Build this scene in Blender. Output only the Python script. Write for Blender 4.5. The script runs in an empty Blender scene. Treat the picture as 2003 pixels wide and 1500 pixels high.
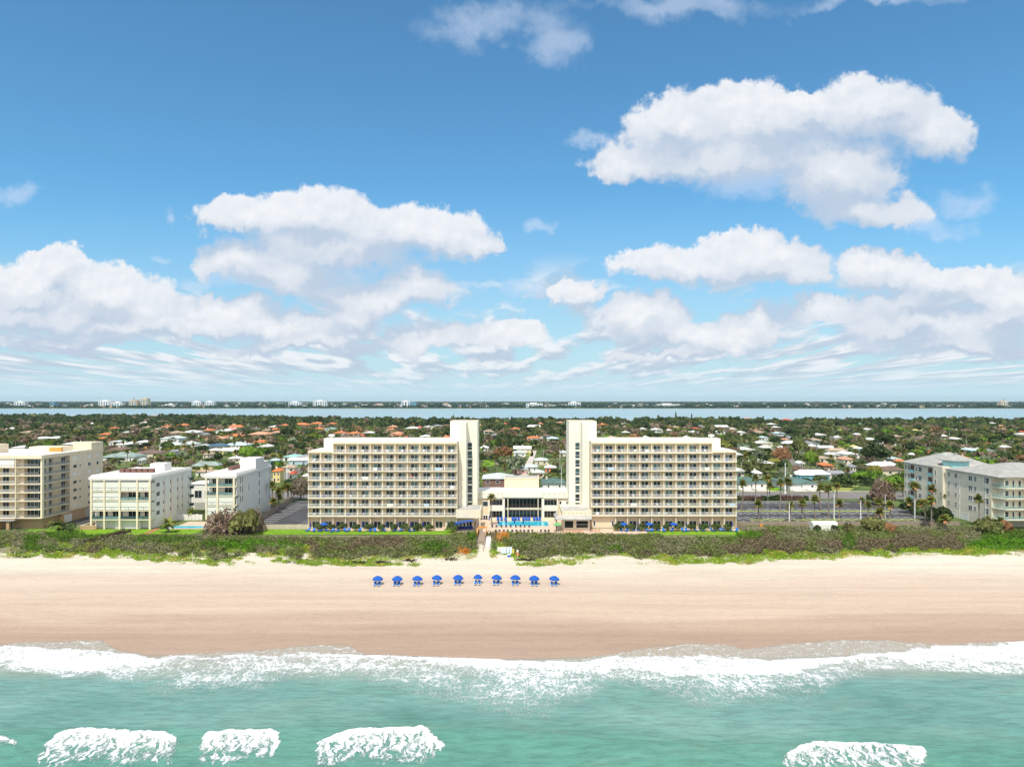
import bpy, math, random
import numpy as np
from mathutils import Vector
random.seed(7); np.random.seed(7)
R=math.radians
S=bpy.context.scene
COL=S.collection
# ------------------------------------------------------------------ camera
F=1390.0; CX=1001.5; HY=780.0; H=43.5
cam_d=bpy.data.cameras.new('camera'); cam=bpy.data.objects.new('camera',cam_d); COL.objects.link(cam)
cam_d.sensor_width=36; cam_d.sensor_fit='HORIZONTAL'; cam_d.lens=36*F/2003.0
cam_d.shift_y=(HY-750)/2003.0; cam_d.clip_start=1; cam_d.clip_end=60000
cam.location=(0,0,H); cam.rotation_euler=(R(90),0,0); S.camera=cam
S.render.resolution_x=1024; S.render.resolution_y=766
S.render.engine='CYCLES'
try: S.cycles.max_bounces=6; S.cycles.diffuse_bounces=3; S.cycles.transparent_max_bounces=6; S.cycles.volume_bounces=0
except Exception: pass
S.view_settings.view_transform='Standard'; S.view_settings.look='None'
S.view_settings.exposure=0.32; S.view_settings.gamma=1
def gy(py,z=2.8): return (H-z)*F/(py-HY)
def gx(px,Y): return (px-CX)*Y/F
def gz(py,Y): return H-(py-HY)*Y/F
# ------------------------------------------------------------------ sun + world
SUN_EL=58; SUN_AZ=14      # azimuth measured from straight behind the camera towards its left
sv=Vector((-math.sin(R(SUN_AZ))*math.cos(R(SUN_EL)),-math.cos(R(SUN_AZ))*math.cos(R(SUN_EL)),math.sin(R(SUN_EL))))
sd=bpy.data.lights.new('sun','SUN'); sd.energy=3.15; sd.angle=R(0.6); sd.color=(1.0,0.95,0.86)
so=bpy.data.objects.new('sun',sd); COL.objects.link(so); so.rotation_euler=(-sv).to_track_quat('-Z','Y').to_euler()
so.location=(0,0,200)
W=bpy.data.worlds.new('World'); S.world=W; W.use_nodes=True
SKY_STRENGTH=0.1
def build_world():
    nt=W.node_tree; N=nt.nodes; L=nt.links; N.clear()
    out=N.new('ShaderNodeOutputWorld'); bg=N.new('ShaderNodeBackground'); L.new(bg.outputs[0],out.inputs[0])
    bg.inputs[1].default_value=SKY_STRENGTH
    sky=N.new('ShaderNodeTexSky'); sky.sky_type='NISHITA'; sky.sun_disc=False
    sky.sun_elevation=R(SUN_EL); sky.sun_rotation=math.atan2(sv.x,sv.y)
    sky.air_density=1.0; sky.dust_density=0.6; sky.ozone_density=2.2; sky.altitude=40
    tc=N.new('ShaderNodeTexCoord')
    sep=N.new('ShaderNodeSeparateXYZ'); L.new(tc.outputs['Generated'],sep.inputs[0])
    def M(op,a,b=None,c=None,clamp=False):
        n=N.new('ShaderNodeMath'); n.operation=op; n.use_clamp=clamp
        for i,v in enumerate((a,b,c)):
            if v is None: continue
            if isinstance(v,(int,float)): n.inputs[i].default_value=v
            else: L.new(v,n.inputs[i])
        return n.outputs[0]
    def VM(op,a,b=None,c=None):
        n=N.new('ShaderNodeVectorMath'); n.operation=op
        for i,v in enumerate((a,b,c)):
            if v is None: continue
            if isinstance(v,tuple): n.inputs[i].default_value=v
            else: L.new(v,n.inputs[i])
        return n.outputs['Value'] if op=='LENGTH' else n.outputs[0]
    def comb(x,y,z=0.0):
        n=N.new('ShaderNodeCombineXYZ')
        for i,v in enumerate((x,y,z)):
            if isinstance(v,(int,float)): n.inputs[i].default_value=v
            else: L.new(v,n.inputs[i])
        return n.outputs[0]
    def noise(vec,scale,detail=6,rough=0.55,lac=2.0,col=False):
        n=N.new('ShaderNodeTexNoise'); L.new(vec,n.inputs['Vector']); n.inputs['Scale'].default_value=scale
        n.inputs['Detail'].default_value=detail; n.inputs['Roughness'].default_value=rough; n.inputs['Lacunarity'].default_value=lac
        return n.outputs['Color'] if col else n.outputs[0]
    def ramp(v,a,b,smooth=True,lo=0.0,hi=1.0):
        n=N.new('ShaderNodeMapRange'); n.interpolation_type='SMOOTHSTEP' if smooth else 'LINEAR'
        L.new(v,n.inputs[0]); n.inputs[1].default_value=a; n.inputs[2].default_value=b
        n.inputs[3].default_value=lo; n.inputs[4].default_value=hi; return n.outputs[0]
    def mixc(f,a,b):
        n=N.new('ShaderNodeMix'); n.data_type='RGBA'
        if isinstance(f,(int,float)): n.inputs[0].default_value=f
        else: L.new(f,n.inputs[0])
        for k,v in ((6,a),(7,b)):
            if isinstance(v,tuple): n.inputs[k].default_value=(*v,1)
            else: L.new(v,n.inputs[k])
        return n.outputs[2]
    dy=M('MAXIMUM',M('ABSOLUTE',sep.outputs[1]),0.12)
    u=M('DIVIDE',sep.outputs[0],dy); v=M('DIVIDE',sep.outputs[2],dy)
    P=comb(u,v)
    # sky colour: nishita, gently graded
    # warped coordinates
    w1=VM('SUBTRACT',noise(P,7,3,0.5,col=True),(0.5,0.5,0.5))
    w2=VM('SUBTRACT',noise(P,24,7,0.62,col=True),(0.5,0.5,0.5))
    Pw=VM('ADD',P,VM('ADD',VM('MULTIPLY',w1,(0.10,0.055,0)),VM('MULTIPLY',w2,(0.075,0.060,0))))
    thick=[(1330,235,95,48),(1480,235,170,68),(1700,215,120,66),(1710,178,62,30),(1570,190,60,26),(1810,250,95,48),(1420,300,230,52),(1240,318,85,30),(1640,350,110,80),(1700,420,120,32),
      (1400,520,190,42),(1465,497,105,38),(1250,512,55,16),(1530,535,85,34),
      (1720,518,75,24),(1830,556,165,34),(1960,590,110,34),(1770,608,110,28),(1850,645,200,40),(1960,630,70,34),
      (1262,615,76,34),(1475,622,52,24),(1130,568,50,20),(1450,668,55,20),
      (480,418,95,36),(620,425,125,52),(740,450,160,44),(860,462,95,46),(650,492,165,46),(470,508,70,40),(570,545,120,32),(740,580,140,36),(810,560,75,34),(930,480,60,20),
      (60,550,120,44),(190,565,140,42),(110,515,46,30),(300,600,60,36),(50,615,150,32),
      (330,632,140,28),(540,632,185,30),(140,668,150,20),(830,658,92,28),(1000,648,76,24),(700,620,60,24),(150,618,210,36),(60,588,140,48),(440,606,110,26),(1350,655,150,26),(1600,604,90,22),(1900,684,150,24),(1290,695,120,14),(620,672,190,18),(250,640,120,26)]
    thin=[(960,50,150,46),(1080,95,80,46),(1300,10,220,30),(30,368,50,24),(325,420,24,13),(1145,268,46,18),(1900,380,90,40),(1500,350,200,40),(410,548,60,22),(325,497,34,12),(1060,450,30,18),(1040,575,70,18),(1700,0,200,16),(1820,440,80,24)]
    def field(p,blobs,k):
        acc=None
        for (cx,cy,rx,ry) in blobs:
            cu=(cx-CX)/F; cv=(HY-cy)/F; ru=rx/F; rv=ry/F
            a=VM('MULTIPLY_ADD',p,(1/ru,1/rv,0.0),(-cu/ru,-cv/rv,0.0))
            l=VM('LENGTH',a)
            acc=l if acc is None else M('SMOOTH_MIN',acc,l,k)
        return M('SUBTRACT',1.0,acc)
    f1=field(Pw,thick,0.45)
    Pl=VM('ADD',Pw,(-0.010,0.040,0))
    f2=field(Pl,thick,0.45)
    det=noise(P,40,6,0.6)
    det2=noise(VM('ADD',P,(-0.004,0.010,0)),40,6,0.6)
    d1=M('MULTIPLY_ADD',M('SUBTRACT',det,0.5),0.60,f1)
    low=ramp(M('SUBTRACT',f1,f2),-0.9,0.3)            # 0 under the base, 1 on the tops
    aT=ramp(d1,-0.24,0.04); aB=ramp(d1,-0.30,0.48); alpha=M('MULTIPLY',M('ADD',M('MULTIPLY',aT,low),M('MULTIPLY',aB,M('SUBTRACT',1.0,low))),0.97)
    # thin veils
    tdet=noise(P,11,8,0.62)
    ft=M('MULTIPLY_ADD',M('SUBTRACT',tdet,0.5),2.2,field(Pw,thin,0.3))
    talpha=M('MULTIPLY',ramp(ft,-0.1,0.9),0.45)
    # low far cumulus field in perspective
    vv=M('ADD',M('MAXIMUM',v,0.0),0.016)
    q=comb(M('DIVIDE',M('MULTIPLY',u,2.5),M('POWER',vv,0.7)),M('MULTIPLY',M('LOGARITHM',vv,2.718),2.5))
    q=VM('ADD',q,VM('MULTIPLY',VM('SUBTRACT',noise(q,2.2,5,0.6,col=True),(0.5,0.5,0.5)),(0.5,0.35,0)))
    qn=noise(q,0.95,5,0.5); qn2=noise(VM('ADD',q,(-0.08,0.22,0)),0.95,5,0.5)
    cov=ramp(v,0.02,0.17,True,0.445,0.54)
    ql=M('SUBTRACT',qn,cov); ql2=M('SUBTRACT',qn2,cov)
    lowa=M('MULTIPLY',ramp(ql,-0.05,0.06),M('MULTIPLY',ramp(v,0.21,0.14,True,0.0,0.9),ramp(v,0.002,0.03)))
    # lighting terms (cloud density towards the light)
    sh=ramp(M('SUBTRACT',f1,f2),-1.0,1.0)
    sh=M('ADD',sh,M('MULTIPLY',M('SUBTRACT',det,det2),0.4))
    mid=noise(P,13,4,0.5); sh=M('ADD',sh,M('MULTIPLY',M('SUBTRACT',mid,0.5),0.28))
    k=10.0
    colm=mixc(ramp(sh,0.25,0.78),(0.43*k,0.51*k,0.62*k),(0.60*k,0.64*k,0.70*k))
    colm=mixc(ramp(sh,0.74,1.2),colm,(0.76*k,0.77*k,0.79*k))
    shl=ramp(M('SUBTRACT',ql,ql2),-0.07,0.10)
    coll=mixc(shl,(0.42*k,0.50*k,0.60*k),(0.72*k,0.74*k,0.77*k))
    base=sky.outputs[0]
    # horizon paling
    hz=M('POWER',ramp(v,0.0,0.30,False,0.90,0.0),1.6)
    base=VM('MULTIPLY',base,(0.67,1.18,1.31))
    base=VM('MULTIPLY',base,comb(ramp(v,0.0,0.30,True,0.92,1.0),ramp(v,0.0,0.30,True,0.76,1.0),ramp(v,0.0,0.30,True,0.76,1.0)))
    base=mixc(hz,base,(0.465*k,0.635*k,0.745*k))
    c=mixc(lowa,base,coll)
    c=mixc(talpha,c,(0.55*k,0.63*k,0.76*k))
    c=mixc(alpha,c,colm)
    # last haze veil on the clouds near horizon
    c=mixc(ramp(v,0.0,0.055,False,0.72,0.0),c,(0.465*k,0.635*k,0.72*k))
    # unseen broken cloud added overhead to give a neutral fill light
    up=M('MAXIMUM',sep.outputs[2],0.2); oh=noise(comb(M('DIVIDE',sep.outputs[0],up),M('DIVIDE',sep.outputs[1],up)),1.1,6,0.55)
    oa=M('MULTIPLY',ramp(oh,0.40,0.58),ramp(sep.outputs[2],0.55,0.72))
    c=mixc(M('MULTIPLY',oa,0.9),c,(0.95*k,0.90*k,0.84*k))
    bk=M('MULTIPLY',M('LESS_THAN',sep.outputs[1],0.0),ramp(sep.outputs[2],0.0,0.15)); c=mixc(M('MULTIPLY',bk,0.5),c,(0.95*k,0.92*k,0.88*k))  # unseen sky behind the camera whitened, added for the same fill light
    L.new(c,bg.inputs[0])
build_world()
# ------------------------------------------------------------------ numpy noise
def _hash(ix,iy,s):
    h=(ix.astype(np.int64)*374761393+iy.astype(np.int64)*668265263+s*982451653)&0x7fffffff
    h=(h^(h>>13))*1274126177&0x7fffffff
    return ((h^(h>>16))&0xffff)/65535.0
def vnoise(x,y,s=0):
    x=np.asarray(x,float); y=np.asarray(y,float)
    ix=np.floor(x); iy=np.floor(y); fx=x-ix; fy=y-iy
    fx=fx*fx*(3-2*fx); fy=fy*fy*(3-2*fy)
    a=_hash(ix,iy,s); b=_hash(ix+1,iy,s); c=_hash(ix,iy+1,s); d=_hash(ix+1,iy+1,s)
    return (a*(1-fx)+b*fx)*(1-fy)+(c*(1-fx)+d*fx)*fy
def fbm(x,y,s=0,o=4):
    t=0;a=0.5;n=0
    for i in range(o):
        t=t+a*vnoise(x*2**i,y*2**i,s+i*17); n+=a; a*=0.5
    return t/n
# ------------------------------------------------------------------ materials
MATS={}
def newmat(name):
    m=bpy.data.materials.new(name); m.use_nodes=True; nt=m.node_tree
    b=nt.nodes['Principled BSDF']; MATS[name]=m
    return m,nt,b
def mat(name,c,rough=0.8,var=0.08,scale=1.5,bump=0.0,spec=0.3,stain=0.0,metal=0.0):
    if name in MATS: return MATS[name]
    m,nt,b=newmat(name); N=nt.nodes; L=nt.links
    tc=N.new('ShaderNodeTexCoord'); geo=N.new('ShaderNodeNewGeometry')
    n=N.new('ShaderNodeTexNoise'); n.inputs['Scale'].default_value=scale; n.inputs['Detail'].default_value=5
    L.new(geo.outputs['Position'],n.inputs['Vector'])
    mr=N.new('ShaderNodeMapRange'); mr.inputs[1].default_value=0.3; mr.inputs[2].default_value=0.7
    mr.inputs[3].default_value=1-var; mr.inputs[4].default_value=1+var; L.new(n.outputs[0],mr.inputs[0])
    vm=N.new('ShaderNodeVectorMath'); vm.operation='SCALE'; vm.inputs[0].default_value=c; L.new(mr.outputs[0],vm.inputs['Scale'])
    last=vm.outputs[0]
    if stain>0:   # rain streaks running down walls
        mp=N.new('ShaderNodeMapping'); mp.inputs['Scale'].default_value=(1.1,1.1,0.06); L.new(geo.outputs['Position'],mp.inputs[0])
        n2=N.new('ShaderNodeTexNoise'); n2.inputs['Scale'].default_value=1.0; n2.inputs['Detail'].default_value=6; L.new(mp.outputs[0],n2.inputs['Vector'])
        m2=N.new('ShaderNodeMapRange'); m2.inputs[1].default_value=0.5; m2.inputs[2].default_value=0.75; m2.inputs[3].default_value=1; m2.inputs[4].default_value=1-stain
        L.new(n2.outputs[0],m2.inputs[0])
        v2=N.new('ShaderNodeVectorMath'); v2.operation='SCALE'; L.new(last,v2.inputs[0]); L.new(m2.outputs[0],v2.inputs['Scale']); last=v2.outputs[0]
    L.new(last,b.inputs['Base Color'])
    b.inputs['Roughness'].default_value=rough; b.inputs['Specular IOR Level'].default_value=spec; b.inputs['Metallic'].default_value=metal
    if bump>0:
        bp=N.new('ShaderNodeBump'); bp.inputs['Strength'].default_value=bump; bp.inputs['Distance'].default_value=0.1
        L.new(n.outputs[0],bp.inputs['Height']); L.new(bp.outputs[0],b.inputs['Normal'])
    return m
def leafmat(name,trans=0.25):
    m,nt,b=newmat(name); N=nt.nodes; L=nt.links
    at=N.new('ShaderNodeAttribute'); at.attribute_name='tint'
    oi=N.new('ShaderNodeObjectInfo')
    vm=N.new('ShaderNodeVectorMath'); vm.operation='MULTIPLY'; L.new(at.outputs['Color'],vm.inputs[0]); L.new(oi.outputs['Color'],vm.inputs[1])
    N.remove(b)
    d=N.new('ShaderNodeBsdfDiffuse'); t=N.new('ShaderNodeBsdfTranslucent'); mx=N.new('ShaderNodeMixShader')
    L.new(vm.outputs[0],d.inputs[0]); L.new(vm.outputs[0],t.inputs[0]); mx.inputs[0].default_value=trans
    L.new(d.outputs[0],mx.inputs[1]); L.new(t.outputs[0],mx.inputs[2]); L.new(mx.outputs[0],N['Material Output'].inputs[0])
    return m
M_LEAF=leafmat('foliage')
M_BARK=mat('bark',(0.20,0.16,0.12),0.95,0.25,3)
M_PALMBARK=mat('palm_bark',(0.26,0.21,0.17),0.95,0.25,4)
M_CREAM=mat('cream_stucco',(0.86,0.76,0.56),0.85,0.03,0.4,stain=0.07)
M_TANWALL=mat('tan_stucco',(0.84,0.69,0.49),0.85,0.04,0.5,stain=0.05)
M_WHITE=mat('white_paint',(0.86,0.83,0.76),0.7,0.03,0.5,stain=0.05)
M_TOWER=mat('tower_stucco',(0.88,0.83,0.69),0.8,0.03,0.25,stain=0.06)
M_ROOFW=mat('white_membrane',(0.80,0.77,0.73),0.8,0.10,0.35)
M_ROOFG=mat('grey_membrane',(0.45,0.43,0.40),0.9,0.2,0.5)
M_RAIL=mat('white_rail',(0.88,0.88,0.86),0.5,0.02)
M_DARKRAIL=mat('dark_rail',(0.05,0.08,0.07),0.5,0.02)
M_FRAME=mat('white_frame',(0.86,0.85,0.82),0.5,0.02)
M_BLUE=mat('blue_canvas',(0.015,0.10,0.43),0.85,0.06,3)
M_BLUE2=mat('blue_sling',(0.03,0.16,0.50),0.85,0.1,3)
M_NAVY=mat('navy_canvas',(0.02,0.05,0.28),0.85,0.1,3)
M_WOOD=mat('grey_wood',(0.33,0.26,0.20),0.9,0.25,2)
M_WOODD=mat('dark_wood',(0.13,0.08,0.06),0.9,0.25,2)
M_ORANGE=mat('orange_wood',(0.75,0.33,0.08),0.8,0.15,2)
M_ASPH=mat('asphalt',(0.075,0.073,0.075),0.9,0.22,0.25)
M_ROAD=mat('road_asphalt',(0.21,0.19,0.18),0.9,0.12,0.15)
M_CONC=mat('concrete',(0.56,0.50,0.43),0.9,0.12,0.5)
M_LINE=mat('line_paint',(0.75,0.75,0.72),0.8,0.1,1)
M_PAVER=mat('pavers',(0.66,0.50,0.38),0.9,0.12,0.8)
M_GREY=mat('grey_metal',(0.42,0.43,0.44),0.5,0.1,1,metal=0.3)
M_BROWNM=mat('brown_metal',(0.20,0.10,0.08),0.7,0.25,2)
def glassmat(name,c,rough=0.08):
    m,nt,b=newmat(name); N=nt.nodes; L=nt.links
    oi=N.new('ShaderNodeObjectInfo'); mr=N.new('ShaderNodeMapRange'); mr.inputs[3].default_value=0.35; mr.inputs[4].default_value=1.9
    L.new(oi.outputs['Random'],mr.inputs[0])
    vm=N.new('ShaderNodeVectorMath'); vm.operation='SCALE'; vm.inputs[0].default_value=c; L.new(mr.outputs[0],vm.inputs['Scale'])
    L.new(vm.outputs[0],b.inputs['Base Color']); b.inputs['Roughness'].default_value=rough; b.inputs['Specular IOR Level'].default_value=0.6
    return m
M_GLASS=glassmat('window_glass',(0.030,0.050,0.055))
M_GLASST=glassmat('tinted_glass',(0.012,0.018,0.020))
M_GLASSL=glassmat('teal_glass',(0.10,0.18,0.18))
M_CURT=glassmat('curtained_glass',(0.26,0.27,0.25))
M_SHUT=mat('cream_shutter',(0.80,0.80,0.71),0.7,0.05,2)
M_TURQ=mat('turquoise_paint',(0.35,0.66,0.66),0.6,0.05,1)
M_BRICK=mat('tan_brick',(0.50,0.33,0.19),0.9,0.15,2)
# ------------------------------------------------------------------ mesh helpers
class MB:
    def __init__(s): s.v=[]; s.f=[]
    def add(s,vs,fs):
        o=len(s.v); s.v+= [tuple(p) for p in vs]; s.f+=[tuple(i+o for i in f) for f in fs]; return s
    def box(s,x0,x1,y0,y1,z0,z1):
        return s.add([(x0,y0,z0),(x1,y0,z0),(x1,y1,z0),(x0,y1,z0),(x0,y0,z1),(x1,y0,z1),(x1,y1,z1),(x0,y1,z1)],
          [(0,3,2,1),(4,5,6,7),(0,1,5,4),(1,2,6,5),(2,3,7,6),(3,0,4,7)])
    def tube(s,pts,rs,n=8,cap=True):
        o=len(s.v); vs=[]; fs=[]
        for i,(p,r) in enumerate(zip(pts,rs)):
            p=Vector(p); a=Vector(pts[max(i-1,0)]); b=Vector(pts[min(i+1,len(pts)-1)])
            d=(b-a).normalized() if (b-a).length>1e-6 else Vector((0,0,1))
            t=Vector((1,0,0)) if abs(d.x)<0.9 else Vector((0,1,0))
            e1=d.cross(t).normalized(); e2=d.cross(e1)
            for k in range(n):
                an=2*math.pi*k/n; vs.append(tuple(p+r*(math.cos(an)*e1+math.sin(an)*e2)))
        for i in range(len(pts)-1):
            for k in range(n):
                fs.append((i*n+k,i*n+(k+1)%n,(i+1)*n+(k+1)%n,(i+1)*n+k))
        if cap:
            fs.append(tuple(range(n))[::-1]); fs.append(tuple(range((len(pts)-1)*n,len(pts)*n)))
        return s.add(vs,fs)
    def lathe(s,prof,n=12,cx=0,cy=0):
        vs=[];fs=[]
        for (r,z) in prof:
            for k in range(n):
                a=2*math.pi*k/n; vs.append((cx+r*math.cos(a),cy+r*math.sin(a),z))
        for i in range(len(prof)-1):
            for k in range(n): fs.append((i*n+k,i*n+(k+1)%n,(i+1)*n+(k+1)%n,(i+1)*n+k))
        return s.add(vs,fs)
    def bar(s,a,b,w,h=None):
        h=h or w; a=Vector(a);b=Vector(b);d=(b-a).normalized()
        up=Vector((0,0,1)) if abs(d.z)<0.95 else Vector((0,1,0))
        e=d.cross(up).normalized()*w/2; g=d.cross(e).normalized()*h/2
        vs=[a-e-g,a+e-g,a+e+g,a-e+g,b-e-g,b+e-g,b+e+g,b-e+g]
        return s.add([tuple(q) for q in vs],[(0,3,2,1),(4,5,6,7),(0,1,5,4),(1,2,6,5),(2,3,7,6),(3,0,4,7)])
    def hip(s,x0,x1,y0,y1,z,h,th=0.18,gable=False):
        w=x1-x0; d=y1-y0
        if w>=d:
            i=0 if gable else d/2*0.95
            a=(x0+i,(y0+y1)/2,z+th+h); b=(x1-i,(y0+y1)/2,z+th+h)
            base=[(x0,y0,z+th),(x1,y0,z+th),(x1,y1,z+th),(x0,y1,z+th)]
            fs=[(0,1,5,4),(1,2,5),(2,3,4,5),(3,0,4)]
        else:
            i=0 if gable else w/2*0.95
            a=((x0+x1)/2,y0+i,z+th+h); b=((x0+x1)/2,y1-i,z+th+h)
            base=[(x0,y0,z+th),(x1,y0,z+th),(x1,y1,z+th),(x0,y1,z+th)]
            fs=[(0,1,4),(1,2,5,4),(2,3,5),(3,0,4,5)]
        s.add(base+[a,b],fs)
        s.add([(x0,y0,z),(x1,y0,z),(x1,y1,z),(x0,y1,z)]+base,[(0,3,2,1),(0,1,5,4),(1,2,6,5),(2,3,7,6),(3,0,4,7)])
        return s
    def build(s,name,m,parent=None,smooth=False):
        me=bpy.data.meshes.new(name); me.from_pydata(s.v,[],s.f); me.update()
        if smooth: me.polygons.foreach_set('use_smooth',[True]*len(me.polygons))
        me.materials.append(m); o=bpy.data.objects.new(name,me); COL.objects.link(o)
        if parent: o.parent=parent
        return o
def tag(o,label=None,cat=None,group=None,kind=None):
    if label: o['label']=label
    if cat: o['category']=cat
    if group: o['group']=group
    if kind: o['kind']=kind
    return o
def empty(name,loc=(0,0,0),rz=0):
    o=bpy.data.objects.new(name,None); COL.objects.link(o); o.location=loc; o.rotation_euler=(0,0,rz); o.empty_display_size=0.5; return o
def thing(name,label,cat,loc=(0,0,0),rz=0,group=None):
    return tag(empty(name,loc,rz),label,cat,group)
def inst(o,parent=None,loc=None,rz=None,sc=None):
    c=o.copy(); COL.objects.link(c)
    if parent is not None: c.parent=parent
    if loc is not None: c.location=loc
    if rz is not None: c.rotation_euler=(0,0,rz)
    if sc is not None: c.scale=sc
    return c
CH={}
def kids(o):
    return CH.get(o.name) or [c for c in bpy.data.objects if c.parent==o]
def copy_tree(o,children,loc,rz=0,label=None,sc=None):
    """children: list of (child,[grandchildren])"""
    c=o.copy(); COL.objects.link(c); c.location=loc; c.rotation_euler=(0,0,rz)
    if sc: c.scale=(sc,sc,sc) if isinstance(sc,(int,float)) else sc
    if label: c['label']=label
    res=[]
    for ch,gs in children:
        d=ch.copy(); COL.objects.link(d); d.parent=c; res.append(d)
        for g in gs:
            e=g.copy(); COL.objects.link(e); e.parent=d
    return c,res
_O=['','first','second','third','fourth','fifth','sixth','seventh','eighth','ninth','tenth','eleventh','twelfth','thirteenth','fourteenth','fifteenth','sixteenth','seventeenth','eighteenth','nineteenth']
_T=['','','twenty','thirty','forty','fifty','sixty','seventy','eighty','ninety']
def ordn(n):
    if n<20: return _O[n]
    if n>=100: return 'hundred and '+ordn(n-100) if n>100 else 'hundredth'
    return (_T[n//10][:-1]+'ieth') if n%10==0 else _T[n//10]+'-'+_O[n%10]
def qmesh(name,V,C,m,quad=True):
    """V (n,4,3) C (n,3)"""
    n=V.shape[0]; k=V.shape[1]
    me=bpy.data.meshes.new(name)
    me.vertices.add(n*k); me.vertices.foreach_set('co',V.reshape(-1).astype(np.float32))
    me.loops.add(n*k); me.loops.foreach_set('vertex_index',np.arange(n*k,dtype=np.int32))
    me.polygons.add(n); me.polygons.foreach_set('loop_start',np.arange(0,n*k,k,dtype=np.int32))
    me.polygons.foreach_set('loop_total',np.full(n,k,dtype=np.int32))
    me.update(calc_edges=True)
    a=me.attributes.new('tint','FLOAT_COLOR','POINT')
    c=np.ones((n*k,4),np.float32); c[:,:3]=np.repeat(C,k,axis=0); a.data.foreach_set('color',c.reshape(-1))
    me.materials.append(m); return me
def gridmesh(name,xs,ys,Z,m,smooth=True,attrs=None):
    nx=len(xs); ny=len(ys); X,Yg=np.meshgrid(xs,ys)
    co=np.stack([X,Yg,Z],-1).reshape(-1,3).astype(np.float32)
    i=np.arange(nx-1)[None,:]+np.arange(ny-1)[:,None]*nx
    q=np.stack([i,i+1,i+1+nx,i+nx],-1).reshape(-1,4).astype(np.int32)
    me=bpy.data.meshes.new(name); me.vertices.add(len(co)); me.vertices.foreach_set('co',co.reshape(-1))
    me.loops.add(q.size); me.loops.foreach_set('vertex_index',q.reshape(-1))
    me.polygons.add(len(q)); me.polygons.foreach_set('loop_start',np.arange(0,q.size,4,dtype=np.int32)); me.polygons.foreach_set('loop_total',np.full(len(q),4,dtype=np.int32))
    me.update(calc_edges=True)
    if smooth: me.polygons.foreach_set('use_smooth',np.ones(len(q),bool))
    for k,v in (attrs or {}).items():
        a=me.attributes.new(k,'FLOAT','POINT'); a.data.foreach_set('value',v.reshape(-1).astype(np.float32))
    me.materials.append(m); o=bpy.data.objects.new(name,me); COL.objects.link(o); return o
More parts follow.
